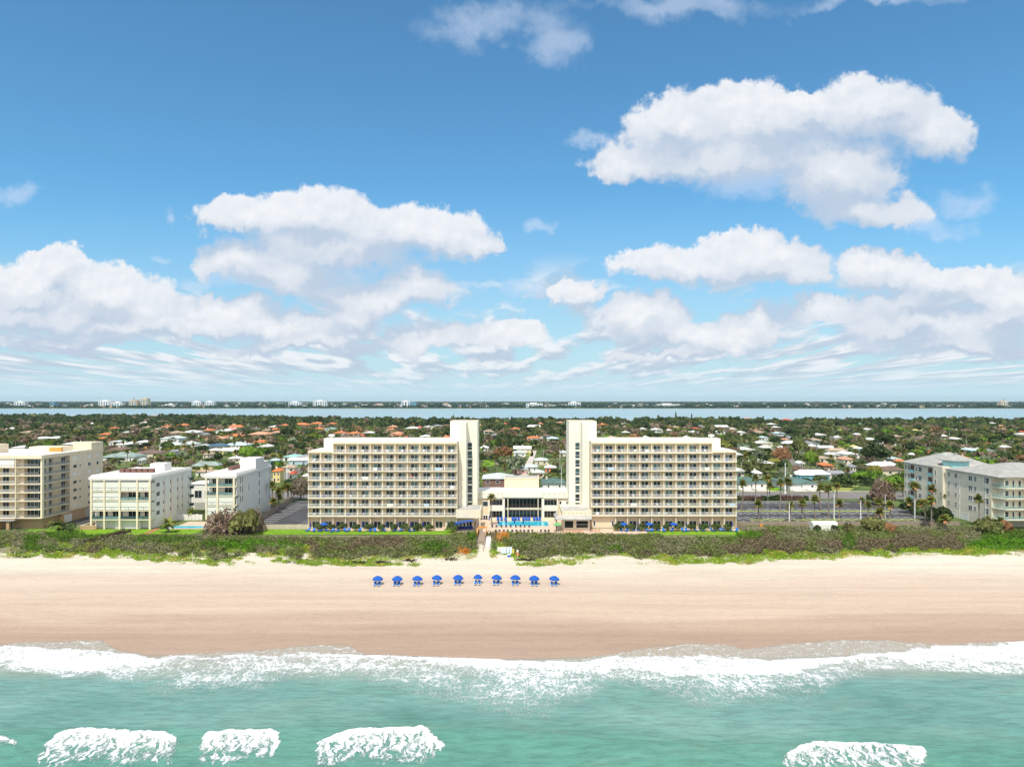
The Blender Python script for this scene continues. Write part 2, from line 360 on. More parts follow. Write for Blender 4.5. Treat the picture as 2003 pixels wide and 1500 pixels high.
# ------------------------------------------------------------------ terrain
G0=2.8
def terr(X,Y):
    z=np.interp(Y,[-600,60,100,121,140,161,178,186,193,205,212],[-8,-3,-0.75,0,0.42,0.95,1.7,2.3,2.75,2.9,2.8])
    w=np.clip((Y-150)/25,0,1)*np.clip((212-Y)/8,0,1)
    z=z+w*(fbm(X/14,Y/7,3)-0.5)*0.9+np.clip((Y-120)/20,0,1)*np.clip((215-Y)/8,0,1)*(fbm(X/2.2,Y/1.3,9)-0.5)*0.12
    return z
def sand_material():
    m,nt,b=newmat('sand'); N=nt.nodes; L=nt.links
    geo=N.new('ShaderNodeNewGeometry'); sep=N.new('ShaderNodeSeparateXYZ'); L.new(geo.outputs['Position'],sep.inputs[0])
    def nz(scale,vs,det=5,rough=0.55):
        mp=N.new('ShaderNodeMapping'); mp.inputs['Scale'].default_value=vs; L.new(geo.outputs['Position'],mp.inputs[0])
        n=N.new('ShaderNodeTexNoise'); n.inputs['Scale'].default_value=scale; n.inputs['Detail'].default_value=det; n.inputs['Roughness'].default_value=rough
        L.new(mp.outputs[0],n.inputs['Vector']); return n.outputs[0]
    big=nz(1,(0.018,0.10,0),5,0.5); band=nz(1,(0.012,0.32,0),5,0.6); fine=nz(1,(1.2,2.2,1),5,0.7)
    ma=N.new('ShaderNodeMath'); ma.operation='MULTIPLY_ADD'; L.new(big,ma.inputs[0]); ma.inputs[1].default_value=22; L.new(sep.outputs[1],ma.inputs[2])
    mr=N.new('ShaderNodeMapRange'); L.new(ma.outputs[0],mr.inputs[0]); mr.inputs[1].default_value=126; mr.inputs[2].default_value=200
    cr=N.new('ShaderNodeValToRGB'); L.new(mr.outputs[0],cr.inputs[0]); e=cr.color_ramp.elements
    e[0].position=0.0; e[0].color=(0.395,0.278,0.20,1); e[1].position=1.0; e[1].color=(0.640,0.570,0.465,1)
    for p,c in ((0.12,(0.405,0.290,0.215)),(0.22,(0.395,0.280,0.208)),(0.27,(0.445,0.325,0.242)),(0.34,(0.480,0.355,0.268)),(0.37,(0.535,0.410,0.312)),(0.50,(0.550,0.428,0.330)),(0.60,(0.560,0.442,0.347)),(0.71,(0.580,0.475,0.378)),(0.80,(0.625,0.545,0.437))):
        x=e.new(p); x.color=(*c,1)
    mr2=N.new('ShaderNodeMapRange'); L.new(band,mr2.inputs[0]); mr2.inputs[1].default_value=0.35; mr2.inputs[2].default_value=0.68; mr2.inputs[3].default_value=0.92; mr2.inputs[4].default_value=1.06
    ct=nz(1,(0.022,0.13,0),7,0.6); c1=N.new('ShaderNodeMath'); c1.operation='MULTIPLY'; L.new(ct,c1.inputs[0]); c1.inputs[1].default_value=9.0
    c2=N.new('ShaderNodeMath'); c2.operation='FRACT'; L.new(c1.outputs[0],c2.inputs[0]); c3=N.new('ShaderNodeMapRange'); L.new(c2.outputs[0],c3.inputs[0]); c3.inputs[1].default_value=0.0; c3.inputs[2].default_value=0.22; c3.inputs[3].default_value=0.90; c3.inputs[4].default_value=1.0
    cm=N.new('ShaderNodeMath'); cm.operation='MULTIPLY'; L.new(c3.outputs[0],cm.inputs[0]); L.new(mr2.outputs[0],cm.inputs[1])
    v=N.new('ShaderNodeVectorMath'); v.operation='SCALE'; L.new(cr.outputs[0],v.inputs[0]); L.new(cm.outputs[0],v.inputs['Scale'])
    mr3=N.new('ShaderNodeMapRange'); L.new(fine,mr3.inputs[0]); mr3.inputs[1].default_value=0.3; mr3.inputs[2].default_value=0.7; mr3.inputs[3].default_value=0.90; mr3.inputs[4].default_value=1.07
    v2=N.new('ShaderNodeVectorMath'); v2.operation='SCALE'; L.new(v.outputs[0],v2.inputs[0]); L.new(mr3.outputs[0],v2.inputs['Scale'])
    lt=N.new('ShaderNodeMath'); lt.operation='MULTIPLY_ADD'; L.new(nz(1,(0.12,0.25,0),4,0.6),lt.inputs[0]); lt.inputs[1].default_value=16; L.new(sep.outputs[1],lt.inputs[2])
    l2=N.new('ShaderNodeMapRange'); l2.interpolation_type='SMOOTHSTEP'; L.new(lt.outputs[0],l2.inputs[0]); l2.inputs[1].default_value=195; l2.inputs[2].default_value=200; l2.inputs[4].default_value=0.85
    ab=N.new('ShaderNodeMath'); ab.operation='ADD'; L.new(sep.outputs[0],ab.inputs[0]); ab.inputs[1].default_value=4.5
    a2=N.new('ShaderNodeMath'); a2.operation='ABSOLUTE'; L.new(ab.outputs[0],a2.inputs[0]); a3=N.new('ShaderNodeMapRange'); L.new(a2.outputs[0],a3.inputs[0]); a3.inputs[1].default_value=4; a3.inputs[2].default_value=6
    a4=N.new('ShaderNodeMath'); a4.operation='MULTIPLY'; L.new(l2.outputs[0],a4.inputs[0]); L.new(a3.outputs[0],a4.inputs[1])
    lm=N.new('ShaderNodeMix'); lm.data_type='RGBA'; L.new(a4.outputs[0],lm.inputs[0]); L.new(v2.outputs[0],lm.inputs[6]); lm.inputs[7].default_value=(0.15,0.145,0.06,1)
    L.new(lm.outputs[2],b.inputs['Base Color'])
    rr=N.new('ShaderNodeMapRange'); L.new(ma.outputs[0],rr.inputs[0]); rr.inputs[1].default_value=128; rr.inputs[2].default_value=142; rr.inputs[3].default_value=0.45; rr.inputs[4].default_value=0.95
    L.new(rr.outputs[0],b.inputs['Roughness']); b.inputs['Specular IOR Level'].default_value=0.25
    bp=N.new('ShaderNodeBump'); bp.inputs['Strength'].default_value=0.25; bp.inputs['Distance'].default_value=0.08
    L.new(fine,bp.inputs['Height']); L.new(bp.outputs[0],b.inputs['Normal'])
    return m
M_SAND=sand_material()
xs=np.concatenate([np.linspace(-2500,-190,20),np.arange(-185,186,1.2),np.linspace(190,2500,20)])
ys=np.concatenate([np.linspace(-600,100,12),np.arange(104,213,0.9)]); ys[-1]=212
X,Yg=np.meshgrid(xs,ys); Z=terr(X,Yg); Z[-1,:]=2.8
tag(gridmesh('beach',xs,ys,Z,M_SAND),'pale sand beach running along the sea, wet near the water','beach',kind='structure')
def town_mat():
    m,nt,b=newmat('town_ground'); N=nt.nodes; L=nt.links
    geo=N.new('ShaderNodeNewGeometry')
    n=N.new('ShaderNodeTexNoise'); n.inputs['Scale'].default_value=0.035; n.inputs['Detail'].default_value=8; n.inputs['Roughness'].default_value=0.65; L.new(geo.outputs['Position'],n.inputs['Vector'])
    cr=N.new('ShaderNodeValToRGB'); L.new(n.outputs[0],cr.inputs[0]); e=cr.color_ramp.elements
    e[0].position=0.3; e[0].color=(0.035,0.05,0.022,1); e[1].position=0.72; e[1].color=(0.30,0.25,0.18,1)
    for p,c in ((0.45,(0.07,0.10,0.035)),(0.55,(0.13,0.18,0.05)),(0.64,(0.20,0.19,0.12))):
        x=e.new(p); x.color=(*c,1)
    L.new(cr.outputs[0],b.inputs['Base Color']); b.inputs['Roughness'].default_value=1; b.inputs['Specular IOR Level'].default_value=0.1
    return m
def shoreY(x):   # lagoon shoreline of the island
    return np.interp(x,[-3000,-1500,-900,-560,-470,-330,-200,200,500,900,1200,3000],[1560,1540,1500,1450,1420,1260,1215,1205,1190,1230,1330,1400])
M_TOWN=town_mat()
xs=np.concatenate([np.linspace(-12000,-1300,24),np.arange(-1250,1251,25.0),np.linspace(1300,12000,24)])
ys=np.concatenate([np.array([212,213,250,280,400,800,1100]),np.arange(1150,1620,12.0),np.array([2600,3150,3180,3200,3600,5000,10500])])
X,Yg=np.meshgrid(xs,ys); sy=shoreY(X)
Z=np.where(Yg<sy,2.8,np.where(Yg<3165,-2.5,2.0)); Z=np.where(Yg>=3195,3.0,Z)
tag(gridmesh('ground',xs,ys,Z,M_TOWN,False),'flat green and sandy land of the town and far shore','ground',kind='structure')
def lagoon_mat():
    m,nt,b=newmat('lagoon_water'); N=nt.nodes; L=nt.links
    geo=N.new('ShaderNodeNewGeometry'); mp=N.new('ShaderNodeMapping'); mp.inputs['Scale'].default_value=(0.0012,0.006,1); L.new(geo.outputs['Position'],mp.inputs[0])
    n=N.new('ShaderNodeTexNoise'); n.inputs['Scale'].default_value=1; n.inputs['Detail'].default_value=6; L.new(mp.outputs[0],n.inputs['Vector'])
    cr=N.new('ShaderNodeValToRGB'); L.new(n.outputs[0],cr.inputs[0]); cr.color_ramp.elements[0].color=(0.24,0.36,0.40,1); cr.color_ramp.elements[1].color=(0.36,0.50,0.54,1)
    L.new(cr.outputs[0],b.inputs['Base Color']); b.inputs['Roughness'].default_value=0.35; b.inputs['Specular IOR Level'].default_value=0.35
    n2=N.new('ShaderNodeTexNoise'); n2.inputs['Scale'].default_value=0.35; n2.inputs['Detail'].default_value=4; L.new(geo.outputs['Position'],n2.inputs['Vector'])
    bp=N.new('ShaderNodeBump'); bp.inputs['Strength'].default_value=0.6; bp.inputs['Distance'].default_value=0.4; L.new(n2.outputs[0],bp.inputs['Height']); L.new(bp.outputs[0],b.inputs['Normal'])
    return m
tag(gridmesh('lagoon',np.linspace(-12000,12000,5),np.array([1100.,2000,3190]),np.full((3,5),0.0),lagoon_mat(),False),'calm blue lagoon behind the town','water',kind='structure')
# ------------------------------------------------------------------ sea
def sea_material():
    m,nt,b=newmat('sea_water'); N=nt.nodes; L=nt.links
    def attr(n):
        a=N.new('ShaderNodeAttribute'); a.attribute_name=n; return a.outputs['Fac']
    def M(op,a,b_=None,c=None,clamp=False):
        n=N.new('ShaderNodeMath'); n.operation=op; n.use_clamp=clamp
        for i,v in enumerate((a,b_,c)):
            if v is None: continue
            if isinstance(v,(int,float)): n.inputs[i].default_value=v
            else: L.new(v,n.inputs[i])
        return n.outputs[0]
    def MR(v,a,b_,lo=0,hi=1):
        n=N.new('ShaderNodeMapRange'); n.interpolation_type='SMOOTHSTEP'
        for i,q in enumerate((v,a,b_,lo,hi)):
            if isinstance(q,(int,float)): n.inputs[i].default_value=q
            else: L.new(q,n.inputs[i])
        return n.outputs[0]
    geo=N.new('ShaderNodeNewGeometry')
    def nz(vs,det=5,rough=0.55,vec=None,col=False):
        mp=N.new('ShaderNodeMapping'); mp.inputs['Scale'].default_value=vs; L.new(vec or geo.outputs['Position'],mp.inputs[0])
        n=N.new('ShaderNodeTexNoise'); n.inputs['Scale'].default_value=1; n.inputs['Detail'].default_value=det; n.inputs['Roughness'].default_value=rough
        L.new(mp.outputs[0],n.inputs['Vector']); return n.outputs['Color' if col else 0]
    env=attr('foam'); shal=attr('shallow'); froth=attr('froth')
    # distorted coordinates
    dn=nz((0.45,0.6,0),4,0.6,col=True)
    vs=N.new('ShaderNodeVectorMath'); vs.operation='MULTIPLY_ADD'; L.new(dn,vs.inputs[0]); vs.inputs[1].default_value=(3.2,2.6,0); L.new(geo.outputs['Position'],vs.inputs[2])
    def vor(sc,vs3):
        mp=N.new('ShaderNodeMapping'); mp.inputs['Scale'].default_value=vs3; L.new(vs.outputs[0],mp.inputs[0])
        v=N.new('ShaderNodeTexVoronoi'); v.voronoi_dimensions='2D'; v.feature='DISTANCE_TO_EDGE'; v.inputs['Scale'].default_value=sc; L.new(mp.outputs[0],v.inputs['Vector']); return v.outputs['Distance']
    e1=vor(0.5,(1,0.75,1)); e2=vor(1.5,(0.9,1.0,1))
    rg=M('ABSOLUTE',M('SUBTRACT',nz((0.85,0.5,0),5,0.6),0.5)); e1=M('ADD',M('MULTIPLY',e1,0.62),M('MULTIPLY',rg,0.75)); e1=M('MINIMUM',e1,M('MULTIPLY',M('ABSOLUTE',M('SUBTRACT',nz((1.3,0.6,0),6,0.65),0.47)),1.9))
    brk=nz((0.5,0.5,0),5,0.7)
    t1=M('MULTIPLY',M('POWER',env,1.7),0.135); t1=M('MULTIPLY',M('ADD',t1,0.006),MR(brk,0.32,0.62,0.3,1.6))
    f1=MR(M('SUBTRACT',t1,e1),-0.022,0.020)
    t2=M('MULTIPLY',M('POWER',env,3.2),0.36); t2=M('MULTIPLY',t2,MR(brk,0.35,0.6,0.5,1.4))
    f2=MR(M('SUBTRACT',t2,e2),-0.03,0.05)
    on=MR(env,0.10,0.30); on=M('MULTIPLY',on,MR(M('ADD',brk,M('MULTIPLY',env,0.45)),0.50,0.60))
    f=M('MULTIPLY',M('MAXIMUM',M('MULTIPLY',f1,MR(env,0.2,0.7,0.55,1.0)),f2),on)
    # breaking-wave froth: streaky clumps
    st=nz((1.9,0.55,0),6,0.75,vec=vs.outputs[0])
    fr=MR(M('ADD',M('MULTIPLY',froth,0.34),st),0.64,0.74)
    fr=M('MULTIPLY',fr,MR(froth,0.02,0.15))
    f=M('MAXIMUM',f,fr)
    solid=MR(M('ADD',env,M('MULTIPLY',M('SUBTRACT',st,0.5),1.1)),0.88,1.10)
    f=M('MAXIMUM',f,solid,clamp=True)
    # water body colour
    c1=nz((0.03,0.06,0),6,0.6)
    cr=N.new('ShaderNodeValToRGB'); L.new(c1,cr.inputs[0]); e=cr.color_ramp.elements
    e[0].position=0.28; e[0].color=(0.09,0.225,0.19,1); e[1].position=0.72; e[1].color=(0.215,0.375,0.33,1)
    x=e.new(0.5); x.color=(0.15,0.305,0.265,1)
    sp=N.new('ShaderNodeSeparateXYZ'); L.new(geo.outputs['Position'],sp.inputs[0])
    dp=MR(M('ADD',sp.outputs[1],M('MULTIPLY',c1,14)),94,106,0.85,0.0)
    m0=N.new('ShaderNodeMix'); m0.data_type='RGBA'; L.new(dp,m0.inputs[0]); L.new(cr.outputs[0],m0.inputs[6]); m0.inputs[7].default_value=(0.10,0.265,0.20,1)
    rp=nz((0.25,1.1,0),6,0.7); rk=N.new('ShaderNodeVectorMath'); rk.operation='SCALE'; L.new(m0.outputs[2],rk.inputs[0]); L.new(MR(rp,0.33,0.62,0.80,1.10),rk.inputs['Scale'])
    mpz=MR(nz((0.05,0.10,0),5,0.65),0.50,0.66,0.0,0.20); mm=N.new('ShaderNodeMix'); mm.data_type='RGBA'; L.new(mpz,mm.inputs[0]); L.new(rk.outputs[0],mm.inputs[6]); mm.inputs[7].default_value=(0.27,0.36,0.27,1)
    mx=N.new('ShaderNodeMix'); mx.data_type='RGBA'; L.new(shal,mx.inputs[0]); L.new(mm.outputs[2],mx.inputs[6]); mx.inputs[7].default_value=(0.42,0.33,0.25,1)
    fm=nz((0.8,0.8,0),5,0.6); mk=MR(env,0.05,0.9,0,0.60)
    mx2=N.new('ShaderNodeMix'); mx2.data_type='RGBA'; L.new(mk,mx2.inputs[0]); L.new(mx.outputs[2],mx2.inputs[6]); mx2.inputs[7].default_value=(0.42,0.52,0.47,1)
    mx3=N.new('ShaderNodeMix'); mx3.data_type='RGBA'; L.new(f,mx3.inputs[0]); L.new(mx2.outputs[2],mx3.inputs[6]); mx3.inputs[7].default_value=(0.80,0.81,0.81,1)
    L.new(mx3.outputs[2],b.inputs['Base Color'])
    L.new(MR(f,0,1,0.22,0.8),b.inputs['Roughness']); b.inputs['IOR'].default_value=1.33; b.inputs['Specular IOR Level'].default_value=0.45
    r1=nz((0.55,1.3,0),5,0.65); r2=nz((2.2,4.5,0),4,0.6)
    hgt=M('ADD',M('MULTIPLY',r1,0.55),M('MULTIPLY',r2,0.16)); hgt=M('ADD',hgt,M('MULTIPLY',f,0.22))
    bp=N.new('ShaderNodeBump'); bp.inputs['Strength'].default_value=0.75; bp.inputs['Distance'].default_value=0.55; L.new(hgt,bp.inputs['Height']); L.new(bp.outputs[0],b.inputs['Normal'])
    return m
xs=np.concatenate([np.linspace(-2500,-112,40),np.arange(-110,110,0.35),np.linspace(112,2500,40)])
ys=np.concatenate([np.linspace(-600,58,40),np.arange(60,132,0.28)])
X,Yg=np.meshgrid(xs,ys)
PX=CX+X*F/np.maximum(Yg,40); PY=HY+H*F/np.maximum(Yg,40)
ins=np.clip((3200-np.abs(PX-CX)*1.0)/800,0,1)
wob=(fbm(X/5,Yg/4,21)-0.5)
front=np.interp(PX,[-400,0,40,110,200,212,240,300,400,500,600,680,715,860,1000,1150,1200,1270,1350,1420,1455,1520,1600,1650,1720,1850,1900,2003,2400],
                   [1262,1263,1256,1255,1252,1262,1272,1282,1276,1272,1262,1262,1279,1284,1289,1284,1277,1266,1259,1261,1270,1262,1256,1251,1252,1262,1258,1254,1256])
solid_top=np.interp(PX,[-400,0,200,300,400,600,700,850,1000,1200,1350,1500,1650,1750,1850,2003,2400],[1262,1263,1270,1281,1285,1280,1278,1284,1289,1290,1286,1287,1280,1274,1266,1256,1256])
solid_bot=np.interp(PX,[-400,0,60,110,200,300,350,450,600,750,850,1000,1100,1200,1350,1450,1540,1600,1700,1850,2003,2400],[1290,1297,1310,1318,1322,1306,1300,1303,1298,1300,1310,1326,1322,1318,1330,1334,1322,1312,1298,1308,1312,1312])
lace_bot=np.interp(PX,[-400,0,100,200,260,330,430,520,560,650,720,800,900,1000,1080,1130,1200,1280,1360,1440,1520,1580,1650,1720,1850,2003],[1310,1312,1330,1325,1350,1392,1400,1385,1350,1352,1350,1380,1412,1425,1435,1400,1352,1362,1395,1395,1390,1400,1345,1320,1322,1325])
PYw=PY+wob*26
env=np.interp(PYw,[0],[0])*0+0.0
s_in=np.clip((PYw-solid_top+3)/7,0,1)*np.clip((solid_bot-PYw)/16,0,1)
l_in=np.clip((PYw-solid_top)/6,0,1)*np.clip((lace_bot-PYw)/np.maximum(lace_bot-solid_bot,12),0,1)
sw_in=np.clip((PYw-front+1)/3,0,1)*np.clip((solid_top-PYw+6)/6,0,1)
big=fbm(X/9,Yg/3.0,5); 
env=np.maximum.reduce([s_in*(0.66+0.55*np.clip(big*1.4-0.25,0,1)),l_in**0.8*0.55*(0.45+1.0*fbm(X/7,Yg/5,8)),sw_in*0.33])
edge=np.exp(-((PYw-front-1.0)/1.5)**2); env=np.maximum(env,edge*0.62)
env=np.where(PY<front-0.5+wob*4,0,env)
far_out=(np.abs(PX-CX)>1500); env=np.where(far_out,env*0.6,env)
# breakers near the camera
froth=np.zeros_like(X)
wl=fbm(X/6,Yg*0+3,31)-0.5
for (a,b_,t,bt) in ((-150,50,1453,1475),(95,365,1437,1512),(400,568,1439,1508),(640,885,1433,1508),(880,915,1437,1446),(1538,1832,1464,1530),(2300,2700,1440,1500),(-700,-250,1440,1500)):
    cxm=(a+b_)/2; hw=(b_-a)/2
    un=(PX-cxm+wob*46+np.clip(PY-t,0,80)*0.45)/hw
    top=t+wl*16+(30 if hw>40 else 6)*np.abs(un)**4.5+(fbm(X/1.3,Yg*0,5,3)-0.5)*5
    lat=np.clip((1.04-np.abs(un)**3)*3.5,0,1)
    g=lat*np.clip((PY-top)/2.5,0,1)*np.clip((bt+(fbm(X/2,Yg*0,4)-0.5)*40-PY)/26,0,1)
    g=g*np.interp(PY-top,[0,7,14,35,75],[1.0,0.93,0.68,0.56,0.45])
    froth=np.maximum(froth,g)
tz=terr(X,Yg)
crest=np.interp(PX,[-400,0,200,500,800,1000,1200,1400,1600,1830,2003,2400],[1452,1448,1436,1438,1432,1438,1462,1474,1466,1478,1500,1510])+wl*6
cy=HY+0*crest; cyY=H*F/(crest-HY)
dd=Yg-cyY
wave=np.where(dd>0,np.exp(-(dd/1.0)**2),np.exp(-(dd/4.5)**2))*1.05
wave2=np.exp(-((Yg-H*F/(solid_top-HY)+2.4)/1.6)**2)*0.28
hz=wave+wave2+(fbm(X/4,Yg/2.0,41)-0.5)*0.30*np.clip((118-Yg)/10,0,1)+froth*(fbm(X/0.8,Yg/0.8,43,3)-0.3)*0.35+np.clip(env-0.6,0,1)*(fbm(X/1.0,Yg/0.8,45,3))*0.25
inside=(PY>front+wob*4)
zz=np.where(inside,np.maximum(hz*np.clip((127-Yg)/4,0,1),tz+0.03),tz-0.35)
shal=np.clip((tz+0.42)/0.42,0,1)*inside
tag(gridmesh('sea',xs,ys,zz,sea_material(),True,{'foam':env,'shallow':shal,'froth':froth}),'turquoise sea with white surf and lacy foam','water',kind='structure')
# ------------------------------------------------------------------ flat sheets
def sheet(name,pts,z,m,label,cat):
    mb=MB(); n=len(pts); mb.add([(x,y,z) for x,y in pts],[tuple(range(n))]); return tag(mb.build(name,m),label,cat,kind='structure')
M_LAWN=mat('lawn_grass',(0.17,0.31,0.025),1,0.25,0.6,0.2,spec=0.1)
M_LAWN2=mat('dry_lawn',(0.30,0.32,0.09),1,0.25,0.3,0.2,spec=0.1)
sheet('lawn',[(gx(500,222),213.4),(-12.3,213.4),(-12.3,221.6),(gx(500,222),221.6)],G0+.01,M_LAWN,'bright green lawn strip before the left hotel wing','lawn')
sheet('lawn',[(gx(1255,218),212.5),(gx(1465,218),212.5),(gx(1465,222),222.6),(gx(1255,222),222.6)],G0+.01,M_LAWN,'bright green lawn strip before the right hotel wing','lawn')
sheet('lawn',[(-150,212.6),(-96,212.6),(-96,222),(-150,222)],G0+.012,M_LAWN,'lawn before the white condominium blocks','lawn')
sheet('parking_lot',[(-84.5,223.2),(-63.6,223.2),(-63.6,283),(-86.3,283)],G0+.012,M_ASPH,'dark car park left of the left hotel wing','car park')
sheet('parking_lot',[(71.2,229.5),(146,229.5),(143,283),(72,283)],G0+.012,M_ASPH,'empty dark car park right of the hotel','car park')
sheet('parking_lot',[(-64,244),(72,244),(72,284),(-64,284)],G0+.008,M_ASPH,'asphalt yard behind the hotel','car park')
sheet('driveway',[(-146,230),(-133,230),(-133,284),(-146,284)],G0+.016,M_ASPH,'dark driveway between tan block and white condominium','driveway')
sheet('road',[(-900,289),(900,289),(900,309),(-900,309)],G0+.016,M_ROAD,'wide coastal road running behind the hotels','road')
sheet('pavement',[(-900,310.6),(900,310.6),(900,312.6),(-900,312.6)],G0+.10,M_CONC,'concrete pavement on the far side of the road','pavement')
sheet('side_street',[(gx(1571,388),388),(gx(1588,370),352),(gx(1566,370),352),(gx(1552,400),392),(gx(1536,500),500),(gx(1533,560),600),(gx(1541,560),600),(gx(1549,500),500)],G0+.02,M_ROAD,'grey side street curving between the houses','road')
sheet('side_street',[(-120,312),(-112,312),(-118,420),(-126,420)],G0+.02,M_ROAD,'side street leaving the coastal road on the left','road')
sheet('side_street',[(gx(1000,400),313),(gx(1018,400),313),(gx(1050,560),560),(gx(1042,560),560)],G0+.02,M_CONC,'pale side street between the hotel towers','road')
sheet('lawn',[(gx(1638,300),313.5),(gx(1690,300),313.5),(gx(1690,330),334),(gx(1638,330),334)],G0+.02,M_LAWN2,'dry yellow green lawn across the road','lawn')
sheet('lawn',[(gx(1502,300),313.5),(gx(1540,300),313.5),(gx(1533,325),326),(gx(1506,325),326)],G0+.02,M_LAWN,'green lawn between the two green roofed garages','lawn')
sheet('lawn',[(gx(945,440),430),(gx(970,440),430),(gx(966,480),475),(gx(948,480),475)],G0+.02,M_LAWN,'green garden lawn seen between the hotel towers','lawn')
sheet('lawn',[(gx(985,520),505),(gx(1042,520),505),(gx(1042,560),550),(gx(985,560),550)],G0+.02,M_LAWN2,'light green lawn farther back between the hotel towers','lawn')
sheet('lawn',[(gx(1893,480),470),(gx(1955,480),470),(gx(1950,540),530),(gx(1880,540),530)],G0+.02,M_LAWN,'green park lawn behind the grey roofed building','lawn')
sheet('pool_deck',[(-12.2,214.5),(15.2,214.5),(19,239.6),(-11.6,239.6)],G0+.012,M_PAVER,'pinkish paved terrace round the hotel pool','terrace')
sheet('terrace',[(15.2,213.2),(gx(1262,218),213.2),(gx(1262,223),222.7),(15.2,222.7)],G0+.016,M_PAVER,'paved bar terrace before the right hotel tower','terrace')
sheet('patio_path',[(gx(330,222),222.3),(gx(402,222),222.3),(gx(402,222),236),(gx(330,222),236)],G0+.02,M_PAVER,'paved pool terrace beside the white condominium','terrace')
sheet('brick_path',[(gx(282,215),215),(gx(292,215),215),(gx(312,222),223),(gx(299,222),223)],G0+.02,mat('brick_red',(0.40,0.17,0.09),0.9,0.2,2),'brick red path before the white condominium','path')
def markings(name,lines,label,w=0.14):
    mb=MB()
    for (a,b) in lines:
        d=Vector((b[0]-a[0],b[1]-a[1])); n=Vector((-d.y,d.x)).normalized()*w/2
        mb.add([(a[0]-n.x,a[1]-n.y,G0+.024),(b[0]-n.x,b[1]-n.y,G0+.024),(b[0]+n.x,b[1]+n.y,G0+.024),(a[0]+n.x,a[1]+n.y,G0+.024)],[(0,1,2,3)])
    return tag(mb.build(name,M_LINE),label,'markings',kind='structure')
L_=[]
for k in range(15):
    y=227+k*3.5; L_.append(((-84.0,y),(-78.2,y-0.6)))
for k in range(8):
    y=228+k*3.0; L_.append(((-69.2,y),(-64.2,y+0.3)))
L_.append(((-86,282.4),(-64,282.4)))
markings('parking_markings',L_,'white bay lines on the left car park',0.26)
L_=[]
for (ya,yb,dx) in ((232.0,237.4,-3.4),(240.0,245.4,-3.4),(250.4,255.8,-3.4),(258.2,263.6,-3.4),(276,281.6,-3.4)):
    for k in range(22 if ya<270 else 18):
        x=77+k*3.05+(ya-230)*0.05
        if x<141: L_.append(((x,ya),(x+dx,yb)))
for k in range(8): L_.append(((139,240+k*3.4),(144.5,238.6+k*3.4)))
L_.append(((72,282.4),(132,282.4)))
markings('parking_markings',L_,'white slanted bay lines on the right car park',0.30)
L_=[]
for k in range(-60,60): L_.append(((k*12,299.3),(k*12+4,299.3)))
markings('road_markings',L_,'dashed white lane line on the coastal road')
M_ISL=mat('island_grass',(0.34,0.40,0.07),1,0.35,0.8)
for (y,lab) in ((238.9,'nearer'),(257.0,'farther')):
    mb=MB(); mb.box(80 if y<250 else 76,137,y-0.55,y+0.55,G0,G0+0.16)
    tag(mb.build('grass_island',M_ISL),'%s long narrow grass strip between the parking rows'%lab,'grass strip',kind='structure')
# pool
M_POOL,nt,b=newmat('pool_water'); b.inputs['Base Color'].default_value=(0.03,0.50,0.66,1); b.inputs['Roughness'].default_value=0.1
def pool(x0,x1,y0,y1,label,holes=None):
    t=thing('swimming_pool',label,'pool',((x0+x1)/2,(y0+y1)/2,G0)); w=(x1-x0)/2; d=(y1-y0)/2
    mb=MB(); c=0.35
    mb.box(-w-c,w+c,-d-c,-d,0,0.10); mb.box(-w-c,w+c,d,d+c,0,0.10); mb.box(-w-c,-w,-d,d,0,0.10); mb.box(w,w+c,-d,d,0,0.10)
    mb.build('coping',M_CONC,t); q=MB(); q.box(-w,w,-d,d,0.0,0.05); q.build('water_surface',M_POOL,t); return t
pool(gx(974,232),gx(1072,232),227.4,236.4,'turquoise hotel pool between the two towers')
pool(gx(337,226),gx(400,226),223.3,227.5,'pale blue pool beside the white condominium')
# ------------------------------------------------------------------ vegetation models
def rnd_unit(n):
    v=np.random.normal(size=(n,3)); return v/np.linalg.norm(v,axis=1,keepdims=True)
def leafquads(P,Nrm,size,asp=1.0,jit=0.8):
    n=len(P); N=Nrm+rnd_unit(n)*jit; N/=np.linalg.norm(N,axis=1,keepdims=True)
    t=np.cross(N,rnd_unit(n)); t/=np.linalg.norm(t,axis=1,keepdims=True); b=np.cross(N,t)
    s=(size*(0.6+0.8*np.random.rand(n)))[:,None]
    t=t*s*0.5; b=b*s*0.5*asp
    return np.stack([P-t-b,P+t-b*0.7,P+t*0.8+b,P-t+b*0.8],1)
def crown(seed,n,size,w=1.0,h=0.62,lobes=9,flat=0.35,spread=0.62,cz=0.62):
    np.random.seed(seed)
    c=rnd_unit(lobes); c[:,2]=np.abs(c[:,2])*0.8-0.15; c*=np.array([spread*w,spread*w,spread*h]); c[:,2]+=cz
    r=(0.30+0.22*np.random.rand(lobes))
    idx=np.random.randint(0,lobes,n); d=rnd_unit(n); d[:,2]=np.where(d[:,2]<-0.35,-d[:,2],d[:,2])
    rad=r[idx]*(0.72+0.34*np.random.rand(n))
    P=c[idx]+d*rad[:,None]*np.array([1,1,0.75])
    V=leafquads(P,d,size,1.0,0.7)
    tone=(0.75+0.5*np.random.rand(lobes))[idx]*(0.75+0.5*np.random.rand(n))
    C=np.stack([tone*(0.95+0.1*np.random.rand(n)),tone,tone*0.95],1)
    return V,C
GREENS={'dark green':(0.048,0.072,0.030),'olive green':(0.125,0.135,0.050),'bright green':(0.120,0.205,0.030),'mid green':(0.080,0.110,0.042),
 'grey brown':(0.215,0.165,0.120),'silvery green':(0.17,0.20,0.13),'rusty':(0.26,0.145,0.075),'yellow green':(0.20,0.21,0.05)}
GREENS={k:tuple(c*1.32 for c in v) for k,v in GREENS.items()}
CR=[]  # crown meshes: unit radius ~1, centre base z=0
